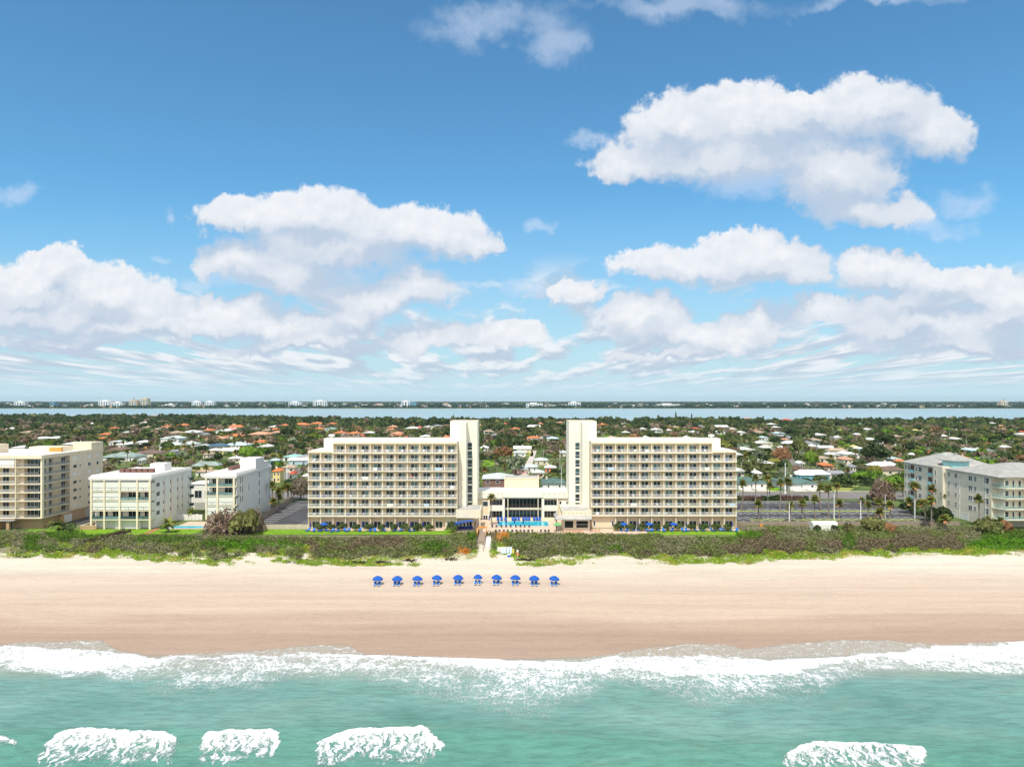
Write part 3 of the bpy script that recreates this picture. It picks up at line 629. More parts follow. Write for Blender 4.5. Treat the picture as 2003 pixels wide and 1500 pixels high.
for i in range(8):
    V,C=crown(100+i,620,0.17,lobes=8+i%4,h=0.62+0.06*(i%3)); CR.append(qmesh('crown',V,C,M_LEAF))
SP=[]  # sparse crown (bare twigs)
for i in range(3):
    np.random.seed(200+i); n=760; d=rnd_unit(n); d[:,2]=np.abs(d[:,2]); r=np.random.rand(n)**0.5
    P=d*r[:,None]*np.array([0.95,0.95,0.85])+np.array([0,0,0.30])
    V=leafquads(P,d,0.26,0.24,0.9); tone=0.6+0.7*np.random.rand(n); C=np.stack([tone,tone,tone],1); SP.append(qmesh('crown',V,C,M_LEAF))
CONE=[]
for i in range(2):
    np.random.seed(220+i); n=500; h=np.random.rand(n)**1.3; a=np.random.rand(n)*6.283; rr=(1-h)*0.38*(0.7+0.4*np.random.rand(n))+0.04
    P=np.stack([rr*np.cos(a),rr*np.sin(a),h*2.6+0.1],1); d=np.stack([np.cos(a),np.sin(a),0.2+0*a],1)
    V=leafquads(P,d,0.16,1,0.6); tone=0.7+0.6*np.random.rand(n); CONE.append(qmesh('crown',V,np.stack([tone]*3,1),M_LEAF))
def trunk_mesh(seed,h=0.55,r=0.05):
    random.seed(seed); mb=MB(); mb.tube([(0,0,-0.02),(0.01,0,h*0.5),(0.0,0.02,h)],[r*1.3,r,r*0.8],7)
    for k in range(4):
        a=k*1.57+random.random(); mb.tube([(0,0,h*0.75),(0.22*math.cos(a),0.22*math.sin(a),h+0.12),(0.42*math.cos(a),0.42*math.sin(a),h+0.35)],[r*0.6,r*0.4,r*0.15],5)
    me=bpy.data.meshes.new('trunk'); me.from_pydata(mb.v,[],mb.f); me.materials.append(M_BARK); return me
TR=[trunk_mesh(i) for i in range(3)]
def zone(px):
    for a,b in ((200,'behind the tan balcony block'),(400,'behind the left white condominium'),(603,'between white condominiums and hotel'),(900,'behind the left hotel wing'),(935,'behind the left hotel tower'),(1113,'between the two hotel towers'),
                (1160,'behind the right hotel tower'),(1443,'behind the right hotel wing'),(1770,'behind the right car park')):
        if px<a: return b
    return 'behind the grey roofed building'
PENDING={}   # (descr,zone,noun)-> list of (px,obj)
def pend(o,px,descr,noun,group,zn=None):
    o['group']=group; PENDING.setdefault((descr,zn or zone(px),noun),[]).append((px,o))
def tree(x,y,w,h,col,kind='round',z=G0,descr=None,zn=None,noun='tree',px=None,special=None):
    """w crown diameter, h total height"""
    me={'round':CR,'bare':SP,'cone':CONE}[kind]; me=me[random.randrange(len(me))]
    name={'round':'broadleaf_tree','bare':'bare_tree','cone':'pine_tree'}[kind]
    if noun=='shrub': name='shrub'
    t=empty(name,(x,y,z),random.random()*6.28)
    if noun in('bush','shrub') and kind!='cone': t.location.z=z-0.26*h; h=h*1.26
    if kind=='cone': sc=(h/2.7,h/2.7,h/2.7)
    else: sc=(w/2,w/2,(h/1.25))
    c=bpy.data.objects.new('crown',me); COL.objects.link(c); c.parent=t; c.scale=sc
    g=GREENS[col]; f=0.85+0.3*random.random(); c.color=(g[0]*f*(0.9+.2*random.random()),g[1]*f,g[2]*f,1)
    tr=bpy.data.objects.new('trunk',TR[random.randrange(3)]); COL.objects.link(tr); tr.parent=t; tr.scale=(w/2*0.9,w/2*0.9,h/1.25)
    if special: tag(t,special,noun); return t
    t['category']=noun
    pend(t,px if px is not None else CX+x*F/y,descr or {'round':col+' leafy','bare':col+' sparse','cone':'dark pointed'}[kind],noun,{'round':'leafy trees of the town','bare':'sparse bare trees of the town','cone':'pointed evergreen trees'}[kind],zn)
    return t
# palms
def palm_mesh(seed,n=46,L=1.0,skirt=0.45,feather=False):
    np.random.seed(seed); random.seed(seed); Q=[];C=[]
    for i in range(n):
        el=math.radians(np.interp(i/n,[0,1],[82,-38 if skirt>0 else -10])+random.uniform(-12,12)); az=random.random()*6.283
        d0=Vector((math.cos(az)*math.cos(el),math.sin(az)*math.cos(el),math.sin(el)))
        side=Vector((-math.sin(az),math.cos(az),0)); p=Vector((0,0,0)); ln=L*random.uniform(0.85,1.1)
        dead=(i/n>1-skirt*0.6) and random.random()<0.75
        col=(0.36,0.22,0.10) if dead else ((0.17,0.20,0.045) if random.random()<0.7 else (0.27,0.27,0.07))
        col=tuple(c*random.uniform(0.8,1.2) for c in col)
        segs=4 if feather else 2; wid=0.20 if feather else 0.10
        d=d0.copy()
        for s in range(segs):
            q=p+d*(ln/segs)
            if feather: w0=wid*math.sin(math.pi*(s+0.25)/segs)+0.03; w1=wid*math.sin(math.pi*min(s+1.1,segs)/segs)+0.02
            else: w0=0.04 if s==0 else 0.26; w1=0.26 if s==0 else 0.08
            dz=Vector((0,0,-0.05 if feather else -0.03))
            Q.append([p-side*w0+dz,p,q,q-side*w1+dz]); Q.append([p,p+side*w0+dz,q+side*w1+dz,q]); C+= [col,col]
            p=q; d=(d+Vector((0,0,-0.42 if feather else -0.35))).normalized()
    V=np.array([[tuple(v) for v in q] for q in Q]); return qmesh('fronds',V,np.array(C),M_LEAF)
PALM=[palm_mesh(i+1) for i in range(4)]; COCO=[palm_mesh(40+i,20,1.0,0,True) for i in range(2)]
def palm_trunk(seed,bend):
    mb=MB(); pts=[(bend*math.sin(k/6*2.2)*0.06,bend*0.03*k/6,k/6) for k in range(7)]; mb.tube(pts,[0.030,0.022,0.020,0.019,0.019,0.020,0.017],8)
    me=bpy.data.meshes.new('trunk'); me.from_pydata(mb.v,[],mb.f); me.materials.append(M_PALMBARK); return me,pts[-1]
PT=[palm_trunk(i,b) for i,b in enumerate((0.0,0.5,-0.7,1.0))]
def palm(x,y,h,cr=1.7,descr='fan leaved',zn=None,coco=False,z=G0,special=None,px=None,thick=1.0):
    t=empty('palm_tree',(x,y,z),random.choice((0,0.4,-0.3,3.1)))
    tm,tip=PT[random.randrange(4)]
    th=h-cr*0.6
    a=bpy.data.objects.new('trunk',tm); COL.objects.link(a); a.parent=t; sxy=10*thick
    a.scale=(sxy,sxy,th)
    c=bpy.data.objects.new('fronds',(COCO if coco else PALM)[random.randrange(2 if coco else 4)]); COL.objects.link(c); c.parent=t
    c.location=(tip[0]*sxy,tip[1]*sxy,th); c.scale=(cr,cr,cr*(0.95)); c.rotation_euler=(0,0,random.random()*6.28)
    f=0.85+0.35*random.random(); c.color=(f*1.05,f,f,1)
    if special: tag(t,special,'palm tree'); return t
    t['category']='palm tree'
    pend(t,px if px is not None else CX+x*F/y,descr,'palm tree','palm trees',zn); return t
# ------------------------------------------------------------------ dune scrub (uncountable)
def veg_front(px):
    return np.interp(px,[-300,0,110,190,208,222,360,430,520,600,700,800,900,925,934,936,950,958,968,975,1000,1012,1100,1200,1400,1600,1700,1900,2003,2300],
       [1094,1092,1087,1090,1072,1087,1098,1103,1094,1098,1101,1099,1094,1084,1075,1040,1040,1085,1085,1072,1078,1100,1099,1097,1098,1090,1086,1083,1080,1080])
def veg_back(px):
    return np.interp(px,[-300,0,160,165,400,405,640,880,885,950,955,1120,1125,1290,1300,1440,1450,2300],[1037,1037,1038,1047,1048,1048,1053,1051,1040,1040,1041,1044,1046,1046,1052,1052,1031,1031])
np.random.seed(11)
n=40000
px=np.random.rand(n)*2600-300; py=1028+np.random.rand(n)**0.85*78
vf=veg_front(px)+5+(fbm(px/22,py/400,61)-0.5)*14; vb=veg_back(px)
keep=(py<vf)&(py>vb)
# sandy gaps on the left foreground, paths
gap=(fbm(px/26,py/7,63)>0.60)&(py>vf-22)&(px<640); keep&=~gap
pth=np.abs(px-np.interp(py,[1060,1110],[1655,1675]))<2.5; keep&=~pth
keep&=~((px>932)&(px<951))&~((px>950)&(px<975)&(py>1050)&(py<1092)&(px<962))
keep&=~((px>372)&(px<415)&(np.abs(px-np.interp(py,[1045,1085],[412,378]))<3))
px=px[keep];py=py[keep];vf=vf[keep]
Yw=(H-2.6)*F/(py-HY); Xw=(px-CX)*Yw/F
zg=np.interp(Yw,[178,186,193,205,212],[1.7,2.3,2.75,2.9,2.8]); Yw=(H-zg)*F/(py-HY); Xw=(px-CX)*Yw/F
ok=(Yw<213.5)|((px>1466)&(Yw<227.5)&(px<1925))|((px>1466)&(Yw<217)); ok&=~((np.abs(px-1609)<27)&(Yw>216)&(Yw<223)); px,py,vf,Yw,Xw,zg=[a[ok] for a in (px,py,vf,Yw,Xw,zg)]
nb=len(px); fr=np.clip((vf-py)/40,0,1)   # 0 at the beach edge
patch=fbm(px/60,py/22,71); p2=fbm(px/25,py/9,73)
t=fr+0.5*(p2-0.5)+0.25*np.clip((650-px)/300,-0.3,0.0)
isshrub=(t>0.30)
isshrub&=~((px<640)&(p2>0.56)&(py>1062))
colr=np.zeros((nb,3))
gray=np.array([0.235,0.210,0.130]); olive=np.array([0.165,0.185,0.060]); brown=np.array([0.195,0.148,0.095]); green=np.array([0.10,0.165,0.028]); grass=np.array([0.20,0.27,0.045]); bright=np.array([0.105,0.22,0.02]); yel=np.array([0.32,0.29,0.06])
mixv=np.clip((patch-0.38)*5,0,1)[:,None]
colr=gray*(1-mixv)+olive*mixv
def ell(cx,cy,rx,ry): return ((px-cx)/rx)**2+((py-cy)/ry)**2<1+(p2-0.5)*1.2
br=(ell(740,1067,60,11)|ell(1525,1072,55,9)|ell(1730,1070,140,11)|ell(1450,1078,40,7)|(patch>0.66)); colr[br]=brown
gr=(ell(1440,1052,60,9)|ell(720,1044,60,5)|ell(850,1075,30,10)|ell(450,1070,60,9)|ell(925,1055,12,12)|ell(962,1078,9,8)|ell(1970,1055,50,22)|ell(1000,1043,60,4)|(patch<0.30)|ell(1660,1065,14,16)|ell(150,1052,60,10)|ell(330,1060,60,6)|ell(1110,1043,40,6)); colr[gr]=green
colr[~isshrub]=(grass*0.75+bright*0.25)*np.array([1.35,1.25,1.0])
yy=(~isshrub)&(fbm(px/18,py/5,77)>0.62); colr[yy]=yel*1.15
br2=ell(1440,1050,50,6)|ell(500,1068,90,6)|ell(1950,1068,60,8); colr[br2]=bright
og=ell(907,1083,9,4)|ell(984,1053,9,6)|ell(973,1059,4,3); colr[og]=(0.62,0.25,0.05)
isshrub[og]=True
colr*=(0.8+0.4*np.random.rand(nb))[:,None]*np.array([1.10,1.18,1.10])
K=13
bi=np.repeat(np.arange(nb),K)
hh=np.where(isshrub,0.75+0.75*np.random.rand(nb)+0.5*np.clip(patch,0,1),0.30+0.25*np.random.rand(nb)); ww=np.where(isshrub,0.9,0.95)
hh=hh*np.clip(0.5+fr*1.6,0.5,1.25)*np.clip(0.35+(py-veg_back(px))/14,0.35,1.0)
d=rnd_unit(nb*K); d[:,2]=np.abs(d[:,2])
P=np.stack([Xw[bi],Yw[bi],zg[bi]],1)+d*np.stack([ww[bi],ww[bi],hh[bi]],1)*(0.55+0.5*np.random.rand(nb*K))[:,None]
V=leafquads(P,d+np.array([0,0,0.2]),np.where(isshrub[bi],0.42,0.34),0.45,0.9)
Cc=colr[bi]*(0.72+0.56*np.random.rand(nb*K))[:,None]
me=qmesh('dune_scrub',V,Cc,M_LEAF); o=bpy.data.objects.new('dune_scrub',me); COL.objects.link(o)
tag(o,'grey and green dune scrub with grasses between beach and hotels','dune vegetation',kind='stuff')
# dark seaweed / root clumps at the beach edge
Q=[];C=[]
for (a,b_,yy_,cnt) in ((685,712,1101,260),(735,758,1101,200),(792,812,1099,200),(870,892,1097,160),(1017,1042,1097,260),(28,60,1093,60),(560,590,1100,60)):
    px=np.random.uniform(a,b_,cnt); px=px+np.random.normal(0,4,cnt); py=yy_-1.0+3*(fbm(px/4,px*0,7)-0.5)+np.random.normal(0,0.8,cnt); Yw=(H-1.9)*F/(py-HY); Xw=(px-CX)*Yw/F
    P=np.stack([Xw,Yw,terr(Xw,Yw)+0.12+0.25*np.random.rand(cnt)],1); Q.append(leafquads(P,np.tile([0,0,1.0],(cnt,1)),0.34,0.4,0.8)); C.append(np.tile([0.06,0.042,0.035],(cnt,1))*(0.6+0.8*np.random.rand(cnt))[:,None])
o=bpy.data.objects.new('seaweed_wrack',qmesh('seaweed_wrack',np.concatenate(Q),np.concatenate(C),M_LEAF)); COL.objects.link(o); tag(o,'dark roots and seaweed along the foot of the dune','seaweed',kind='stuff')
random.seed(3)
# ------------------------------------------------------------------ buildings: face helper
class Face:
    """local wall frame: u along the wall, d into the building, z up"""
    def __init__(s,ox,oy,ud,dd): s.o=Vector((ox,oy)); s.u=Vector(ud); s.d=Vector(dd)
    def box(s,mb,u0,u1,d0,d1,z0,z1):
        a=s.o+s.u*u0+s.d*d0; b=s.o+s.u*u1+s.d*d1
        mb.box(min(a.x,b.x),max(a.x,b.x),min(a.y,b.y),max(a.y,b.y),z0,z1)
    def part(s,name,m,parent,*boxes):
        mb=MB()
        for q in boxes: s.box(mb,*q)
        return mb.build(name,m,parent)
    def window(s,parent,u0,u1,z0,z1,d=0.0,name='window',fm=None,gm=None,f=0.09,mull=1,hm=0):
        fm=fm or M_FRAME; gm=gm or M_GLASS
        bx=[(u0,u1,d-0.07,d-0.005,z0,z0+f),(u0,u1,d-0.07,d-0.005,z1-f,z1),(u0,u0+f,d-0.069,d-0.005,z0+f,z1-f),(u1-f,u1,d-0.069,d-0.005,z0+f,z1-f)]
        for k in range(1,mull+1):
            uc=u0+(u1-u0)*k/(mull+1); bx.append((uc-f*0.4,uc+f*0.4,d-0.066,d-0.005,z0+f,z1-f))
        if hm: bx.append((u0+f,u1-f,d-0.064,d-0.005,(z0+z1)/2-f*0.35,(z0+z1)/2+f*0.35))
        w=s.part(name,fm,parent,*bx); s.part('pane',gm,w,(u0+f,u1-f,d-0.03,d-0.006,z0+f,z1-f)); return w
def railing_mb(w,h=1.05,n=None,t=0.035,gap=0.115):
    mb=MB(); n=n or int(w/gap)
    mb.box(0,w,-t,t,h-0.07,h); mb.box(0,w,-t*0.7,t*0.7,0.06,0.11)
    for k in range(n+1):
        x=k*w/n; q=t*0.36; mb.box(max(x-q,0),min(x+q,w),-t*0.5,t*0.5,0.111,h-0.071)
    for k in (0,0.5,1): x=min(max(k*w,0.04),w-0.04); mb.box(x-0.04,x+0.04,-t*1.1,t*1.1,0,h+0.001)
    return mb
# ------------------------------------------------------------------ hotel wings
FH=2.81; ZB=6.95
def hotel_wing(label,x0,bw,yf,short,plain,side):
    """short: bay indices with one floor less; plain: ground bays without fins; side: which end is towards the tower (+1 right)"""
    t=thing('hotel_wing',label,'hotel',(x0+6*bw,yf,G0)); ox=-6*bw; base=-G0
    n=12; dep=1.65
    fc=Face(ox,0,(1,0),(0,1))
    def P(name,m,*bx): return fc.part(name,m,t,*[(a,b,c,d,e+base,f+base) for (a,b,c,d,e,f) in bx])
    tall=[i for i in range(n) if i not in short]; ta,tb=min(tall)*bw,(max(tall)+1)*bw; sa,sb=min(short)*bw,(max(short)+1)*bw
    ztop=ZB+8*FH; zs=ZB+7*FH
    # body behind the balconies
    P('wall',M_TANWALL,(ta,tb,dep,19.5,G0-0.3,ztop+0.2),(sa,sb,dep,14.5,G0-0.3,zs+0.2))
    P('roof',M_ROOFW,(ta,tb,dep,19.6,ztop+0.45,ztop+0.62),(sa if side>0 else sa+0.01,sb-0.01,dep,14.6,zs+0.45,zs+0.60))
    P('fascia',M_CREAM,(ta,tb,-0.12,dep-0.003,ztop+0.001,ztop+0.62),(sa,sb,-0.12,dep-0.003,zs+0.001,zs+0.60),(ta,tb,18.9,19.7,ztop+.63,ztop+0.95))
    if side>0: P('stair_penthouse',M_TOWER,(ta-6.3,ta+0.5,13,18.5,zs-0.5,ztop+1.0)); vx=ta-4.3
    else: P('stair_penthouse',M_TOWER,(tb-1.5,tb+6.4,13,18.5,zs-0.5,ztop+0.9)); vx=tb+4.0
    for k in ((0,) if side>0 else (0,)):
        m=MB(); m.lathe([(0.0,0),(0.45,0),(0.45,0.5),(1.05,0.55),(1.05,1.0),(0.7,1.25),(0.0,1.3)],12); v=m.build('roof_vent',M_WHITE,t)
        v.location=(ox+vx,15.3,base+(ztop+1.0 if side>0 else ztop+0.9))
    fins=[]
    for i in range(n+1):
        isin=(i*bw>=ta-0.01 and i*bw<=tb+0.01); top=ztop if isin else zs
        if i in plain and side!=0: z0=ZB
        else: z0=G0-0.2
        w=0.13
        u0=max(i*bw-w,0); u1=min(i*bw+w,n*bw)
        q=P('divider',M_CREAM,(u0,u1,0.0,dep-0.002,z0,top))
    # ground floor slab band
    P('floor_band',M_CREAM,(0,n*bw,-0.10,-0.002,ZB-0.28,ZB+0.02))
    # prototype bay pieces
    slab=MB(); slab.box(0.131,bw-0.131,-0.45,dep-0.004,-0.20,0.0); slab.box(-0.10,bw+0.10,-0.46,-0.003,-0.22,0.02)
    rail=railing_mb(bw-0.06)
    dw=2.30; d0=(bw-dw)/2
    door=Face(0,0,(1,0),(0,1))
    def doorset(wd,par):
        z1=2.18; a=(bw-wd)/2
        fr=MB(); f=0.11
        for (u0,u1,c0,c1) in ((a,a+wd,0.0,f),(a,a+wd,z1-f,z1),(a,a+f,f,z1-f),(a+wd-f,a+wd,f,z1-f),(a+wd/2-0.06,a+wd/2+0.06,f,z1-f)): fr.box(u0,u1,dep-0.10,dep-0.006,c0,c1)
        fo=fr.build('sliding_door',M_FRAME,par); p=MB(); p.box(a+f,a+wd/2-0.06,dep-0.06,dep-0.008,f,z1-f); po=p.build('pane',M_GLASS,fo)
        p=MB(); p.box(a+wd/2+0.06,a+wd-f,dep-0.05,dep-0.008,f,z1-f); p2=p.build('pane',M_GLASSL,fo)
        return fo,[po,p2]
    first=True; proto=None; cnt=0
    rng=random.Random(5+int(x0))
    bays=[]
    for fl in range(8):
        for i in range(n):
            if i in short and fl==7: continue
            loc=(ox+i*bw,0,base+ZB+fl*FH)
            if proto is None:
                s_=slab.build('balcony',M_CREAM,t); s_.location=loc
                r_=rail.build('railing',M_RAIL,s_); r_.location=(0.03,-0.42,0.02)
                fo,ps=doorset(dw,t); fo.location=loc; me2,_=(None,None)
                fo2,ps2=doorset(dw*0.9,t); fo2.location=(0,0,-50)
                proto=(s_,r_,fo,ps,fo2,ps2)
            else:
                s_=inst(proto[0],t,loc); r_=inst(proto[1],s_); fo=inst(proto[2],t,loc)
                gl=[M_GLASS,M_GLASSL,M_GLASST]
                for p in proto[3]: inst(p,fo)
            bays.append((i,fl,loc))
    for p in [proto[4]]+proto[5]: bpy.data.objects.remove(p)
    # a dark-pane mesh for some doors
    pm=proto[3][0].data; pm2=proto[3][1].data
    alt=pm.copy(); alt.materials[0]=M_GLASSL; alt2=pm2.copy(); alt2.materials[0]=M_GLASST; alt3=pm2.copy(); alt3.materials[0]=M_GLASS; alt4=pm.copy(); alt4.materials[0]=M_CURT; alt5=pm2.copy(); alt5.materials[0]=M_CURT
    for o in [c for c in COL.objects if c.name.startswith('pane') and c.parent and c.parent.parent==t]:
        r=rng.random()
        if o.data==pm and r<0.32: o.data=alt if r<0.22 else alt4
        elif o.data==pm2:
            o.data=alt2 if r<0.2 else (alt3 if r<0.55 else (alt5 if r<0.70 else pm2))
    # ground floor doors
    for i in range(n):
        if i in plain: continue
        fo=inst(proto[2],t,(ox+i*bw,0,0.02)); 
        for p in proto[3]: inst(p,fo)
    for i in plain[:1]+plain[-1:] if side<0 else plain[:1]:
        c=i*bw+ (0.6 if side>0 or i==plain[0] else bw-1.2)
        fc2=Face(ox,0,(1,0),(0,1)); fc2.window(t,c,c+0.85,0.7,2.35,d=dep if False else 0.8,mull=0,f=0.14)
    if plain:
        a=min(plain)*bw; b=(max(plain)+1)*bw
        P('ground_wall',M_TANWALL,(a+0.13,b-0.02,0.8,dep-0.003,G0-0.2,ZB-0.003))
    return t,bays
LX0=gx(602.8,222); LBW=(gx(894,222)-LX0)/12
RX0=gx(1156.8,223); RBW=(gx(1440.5,223)-RX0)/12
wl,lb=hotel_wing('cream eight storey balcony hotel wing on the left with stepped left end',LX0,LBW,222.0,[0,1],[11],+1)
wr,rb=hotel_wing('cream eight storey balcony hotel wing on the right with stepped right end',RX0,RBW,223.0,[10,11],[0,1],-1)
# balcony furniture: one chair per balcony, each its own thing
def chair_mesh():
    mb=MB(); mb.box(-0.26,0.26,-0.25,0.25,0.38,0.43); mb.bar((-0.26,0.25,0.4),(-0.26,0.40,0.95),0.04); mb.bar((0.26,0.25,0.4),(0.26,0.40,0.95),0.04)
    mb.add([(-0.26,0.26,0.45),(0.26,0.26,0.45),(0.26,0.40,0.95),(-0.26,0.40,0.95),(-0.26,0.29,0.45),(0.26,0.29,0.45),(0.26,0.43,0.95),(-0.26,0.43,0.95)],[(0,1,2,3),(7,6,5,4),(0,4,5,1),(2,6,7,3),(1,5,6,2),(0,3,7,4)])
    for x in (-0.24,0.24):
        for y in (-0.22,0.22): mb.bar((x,y,0),(x,y,0.4),0.045)
        mb.bar((x,-0.22,0.62),(x,0.28,0.62),0.05); mb.bar((x,-0.22,0.4),(x,-0.22,0.62),0.04)
    return mb
ch0=chair_mesh().build('balcony_chair',M_RAIL); chb=None
ch1=chair_mesh(); 
chm=[ch0.data]; 
for m_ in (M_BLUE2,mat('beige_mesh',(0.62,0.55,0.42),0.8)):
    q=ch0.data.copy(); q.materials[0]=m_; chm.append(q)
rng=random.Random(9); firstc=True
colw=['white','blue','beige']
for wing,bays,bw,nm in ((wl,lb,LBW,'left'),(wr,rb,RBW,'right')):
    for (i,fl,loc) in bays:
        k=rng.choices((0,1,2),(5,1.2,2))[0]
        o=ch0 if firstc else ch0.copy()
        if not firstc: COL.objects.link(o)
        firstc=False
        o.data=chm[k]; o.location=(wing.location.x+loc[0]+rng.uniform(0.7,bw-0.7),wing.location.y+0.55,wing.location.z+loc[2]+0.02); o.rotation_euler=(0,0,rng.uniform(-0.6,0.6))
        tag(o,'%s chair on %s balcony row up, %s bay from left, %s wing'%(colw[k],ordn(fl+1),ordn(i+1),nm),'chair','chairs on the hotel balconies')
rng=random.Random(21); seen=set()
for k in range(12):
    wing,bays,bw,nm=((wl,lb,LBW,'left'),(wr,rb,RBW,'right'))[k%2]; i,fl,loc=rng.choice(bays)
    if (k%2,i,fl) in seen: continue
    seen.add((k%2,i,fl)); mb=MB(); w_=rng.uniform(0.5,1.1); mb.box(-w_,w_,-0.06,-0.04,-0.85,0.02); mb.box(-w_,w_,-0.06,0.06,0.021,0.035); mb.box(-w_,w_,0.045,0.06,-0.4,0.02)
    cn,m_=rng.choice((('white',M_WHITE),('pale blue',mat('pale_blue_panel',(0.55,0.68,0.78),0.7,0.08,2)),('white',M_RAIL))); o=mb.build('towel',m_)
    o.location=(wing.location.x+loc[0]+bw*rng.uniform(0.35,0.65),wing.location.y-0.42,wing.location.z+loc[2]+1.07)
    tag(o,'%s towel on rail, %s balcony row up, %s bay from left, %s wing'%(cn,ordn(fl+1),ordn(i+1),nm),'towel','towels on balcony rails')
# ------------------------------------------------------------------ towers
def tower(label,xa,xb,pa,pb,wa,wb):
    """xa..xb rear block, pa..pb projecting shaft, wa..wb window strip; world x"""
    t=thing('stair_tower',label,'tower',((xa+xb)/2,234,G0)); cx=(xa+xb)/2
    B=lambda m,name,*bx:[None,None]
    mb=MB(); mb.box(xa-cx,xb-cx,0,12,-0.3,33.2); mb.build('shaft',M_TOWER,t)
    mb=MB(); mb.box(pa-cx,pb-cx,-7.0,-0.003,-0.3,33.15); mb.build('front_shaft',M_TOWER,t)
    mb=MB(); mb.box(xa-cx-0.05,xb-cx+0.05,-0.05,12.05,33.2,33.35); mb.build('parapet_cap',M_CREAM,t)
    mb=MB(); mb.bar((pa-cx+0.3,-6,33.1),(pa-cx+0.3,-6,35.2),0.06); mb.build('antenna',M_GREY,t)
    fc=Face(wa-cx,0,(1,0),(0,1)); w=wb-wa
    for k in range(8):
        zt=gz(865.7+16.72*k,234)-G0; hh=2.25 if k<7 else 1.3
        fr=fc.part('stair_window',M_FRAME,t,(-0.08,w+0.08,-0.05,-0.003,zt-hh-0.1,zt-hh),(-0.08,w+0.08,-0.05,-0.003,zt,zt+0.1),(-0.08,-0.002,-0.05,-0.003,zt-hh,zt),(w+0.002,w+0.08,-0.05,-0.003,zt-hh,zt),(-0.002,w+0.002,-0.05,-0.003,zt-hh*0.62-0.05,zt-hh*0.62+0.05))
        fc.part('pane',M_GLASS,fr,(0,w,-0.035,-0.004,zt-hh+0.002,zt-0.022))
    return t
tl=tower('tall windowed cream stair tower beside the left hotel wing',-20.35,-11.4,-17.05,-14.65,-14.55,-13.15)
tr=tower('tall windowed cream stair tower beside the right hotel wing',18.77,27.85,22.5,24.75,20.85,22.27)
# ------------------------------------------------------------------ lobby building between the towers
t=thing('lobby_building','low cream hotel lobby with dark glass front between the two towers','building',(4,240,G0)); FY=240
fl=Face(-11.6-4,0,(1,0),(0,1)); U=lambda px:gx(px,FY)+11.6
Wd=19.25+11.6
ZL=lambda py:gz(py,FY)-G0
fl.part('wall',M_TANWALL,t,(0,U(957),0.3,12,-0.2,9.2),(U(957),U(987.3),0.3,12,-0.2,9.2),(U(987.3),U(1059.5),1.6,12,-0.2,9.2),(U(1059.5),Wd,0.3,12,-0.2,9.2))
fl.part('roof',M_ROOFW,t,(0,Wd,0.0,12.2,9.20,9.30))
fl.part('fascia',M_TOWER,t,(0,Wd,-0.25,-0.003,ZL(974),9.55),(U(983.5),U(1062),-0.75,-0.253,ZL(972),9.45))
fl.part('pier',M_TOWER,t,(U(983),U(987.3),-0.5,0.29,-0.2,ZL(975))); fl.part('pier',M_TOWER,t,(U(1059.5),U(1064.3),-0.5,0.29,-0.2,ZL(975)))
fl.part('pier',M_TOWER,t,(U(955.5),U(957.6),-0.3,0.29,-0.2,ZL(975))); fl.part('pier',M_TOWER,t,(U(1089.5),U(1091.5),-0.3,0.29,-0.2,ZL(975)))
for (a,b) in ((957.6,983),(1064.3,1089.5)):
    fl.part('spandrel',M_TOWER,t,(U(a),U(b),-0.1,0.29,ZL(999),ZL(988.4))); fl.part('spandrel',M_TOWER,t,(U(a),U(b),-0.1,0.29,-0.2,ZL(1013)))
    fl.window(t,U(a)+.05,U(b)-.05,ZL(988.2),ZL(977.5),d=0.29,gm=M_GLASST,mull=3,f=0.08,fm=M_GREY); fl.window(t,U(a)+.05,U(b)-.05,ZL(1013),ZL(999.2),d=0.29,gm=M_GLASST,mull=3,f=0.08,fm=M_GREY)
fl.window(t,U(944),U(954.8),ZL(990.5),ZL(980),d=0.3,gm=M_GLASS,mull=0,f=0.12); fl.window(t,U(944.5),U(954.5),ZL(1020),ZL(1007),d=0.3,name='double_door',gm=M_GLASST,mull=1,f=0.16)
fl.window(t,U(1093.5),U(1113),ZL(990.5),ZL(979.5),d=0.3,gm=M_GLASST,mull=0,f=0.14); fl.part('window_blind',M_WHITE,t,(U(1098),U(1108),0.20,0.228,ZL(990),ZL(980)))
gw=fl.window(t,U(987.5),U(1059.3),ZL(1013.5),ZL(976),d=1.59,name='curtain_wall',gm=M_GLASST,mull=9,f=0.10,fm=M_GREY)
fl.part('transom',M_BROWNM,gw,(U(987.5),U(1059.3),1.47,1.52,ZL(988.2),ZL(987.2)),(U(987.5),U(1059.3),1.47,1.52,ZL(990.5),ZL(989.9)))
fl.part('mezzanine_band',M_CREAM,gw,(U(988),U(1059),1.545,1.558,ZL(998),ZL(994)))
for a in (993.5,1052.5): fl.part('column',M_CREAM,t,(U(a)-.12,U(a)+.12,-0.45,-0.25,0,ZL(974)))
fl.part('penthouse',M_TANWALL,t,(U(986),U(1056),9.5,18,9.31,12.9)); fl.part('penthouse_roof',M_ROOFG,t,(U(986)+.15,U(1056)-.15,9.65,17.9,12.90,12.96))
fl.part('penthouse_parapet',M_CREAM,t,(U(986)-.1,U(1056)+.1,9.35,9.649,12.8,13.05),(U(1056)-.149,U(1056)+.1,9.65,18,12.9,13.05),(U(986)-.1,U(986)+.149,9.65,18,12.9,13.05))
for k,a in enumerate((938,947,956,965,974,983,1064,1075,1085,1094,1103,1112)):
    fl.part('scupper',M_WOODD,t,(U(a)-.15,U(a)+.15,-0.28,-0.256,ZL(966)-.1,ZL(966)+.1))
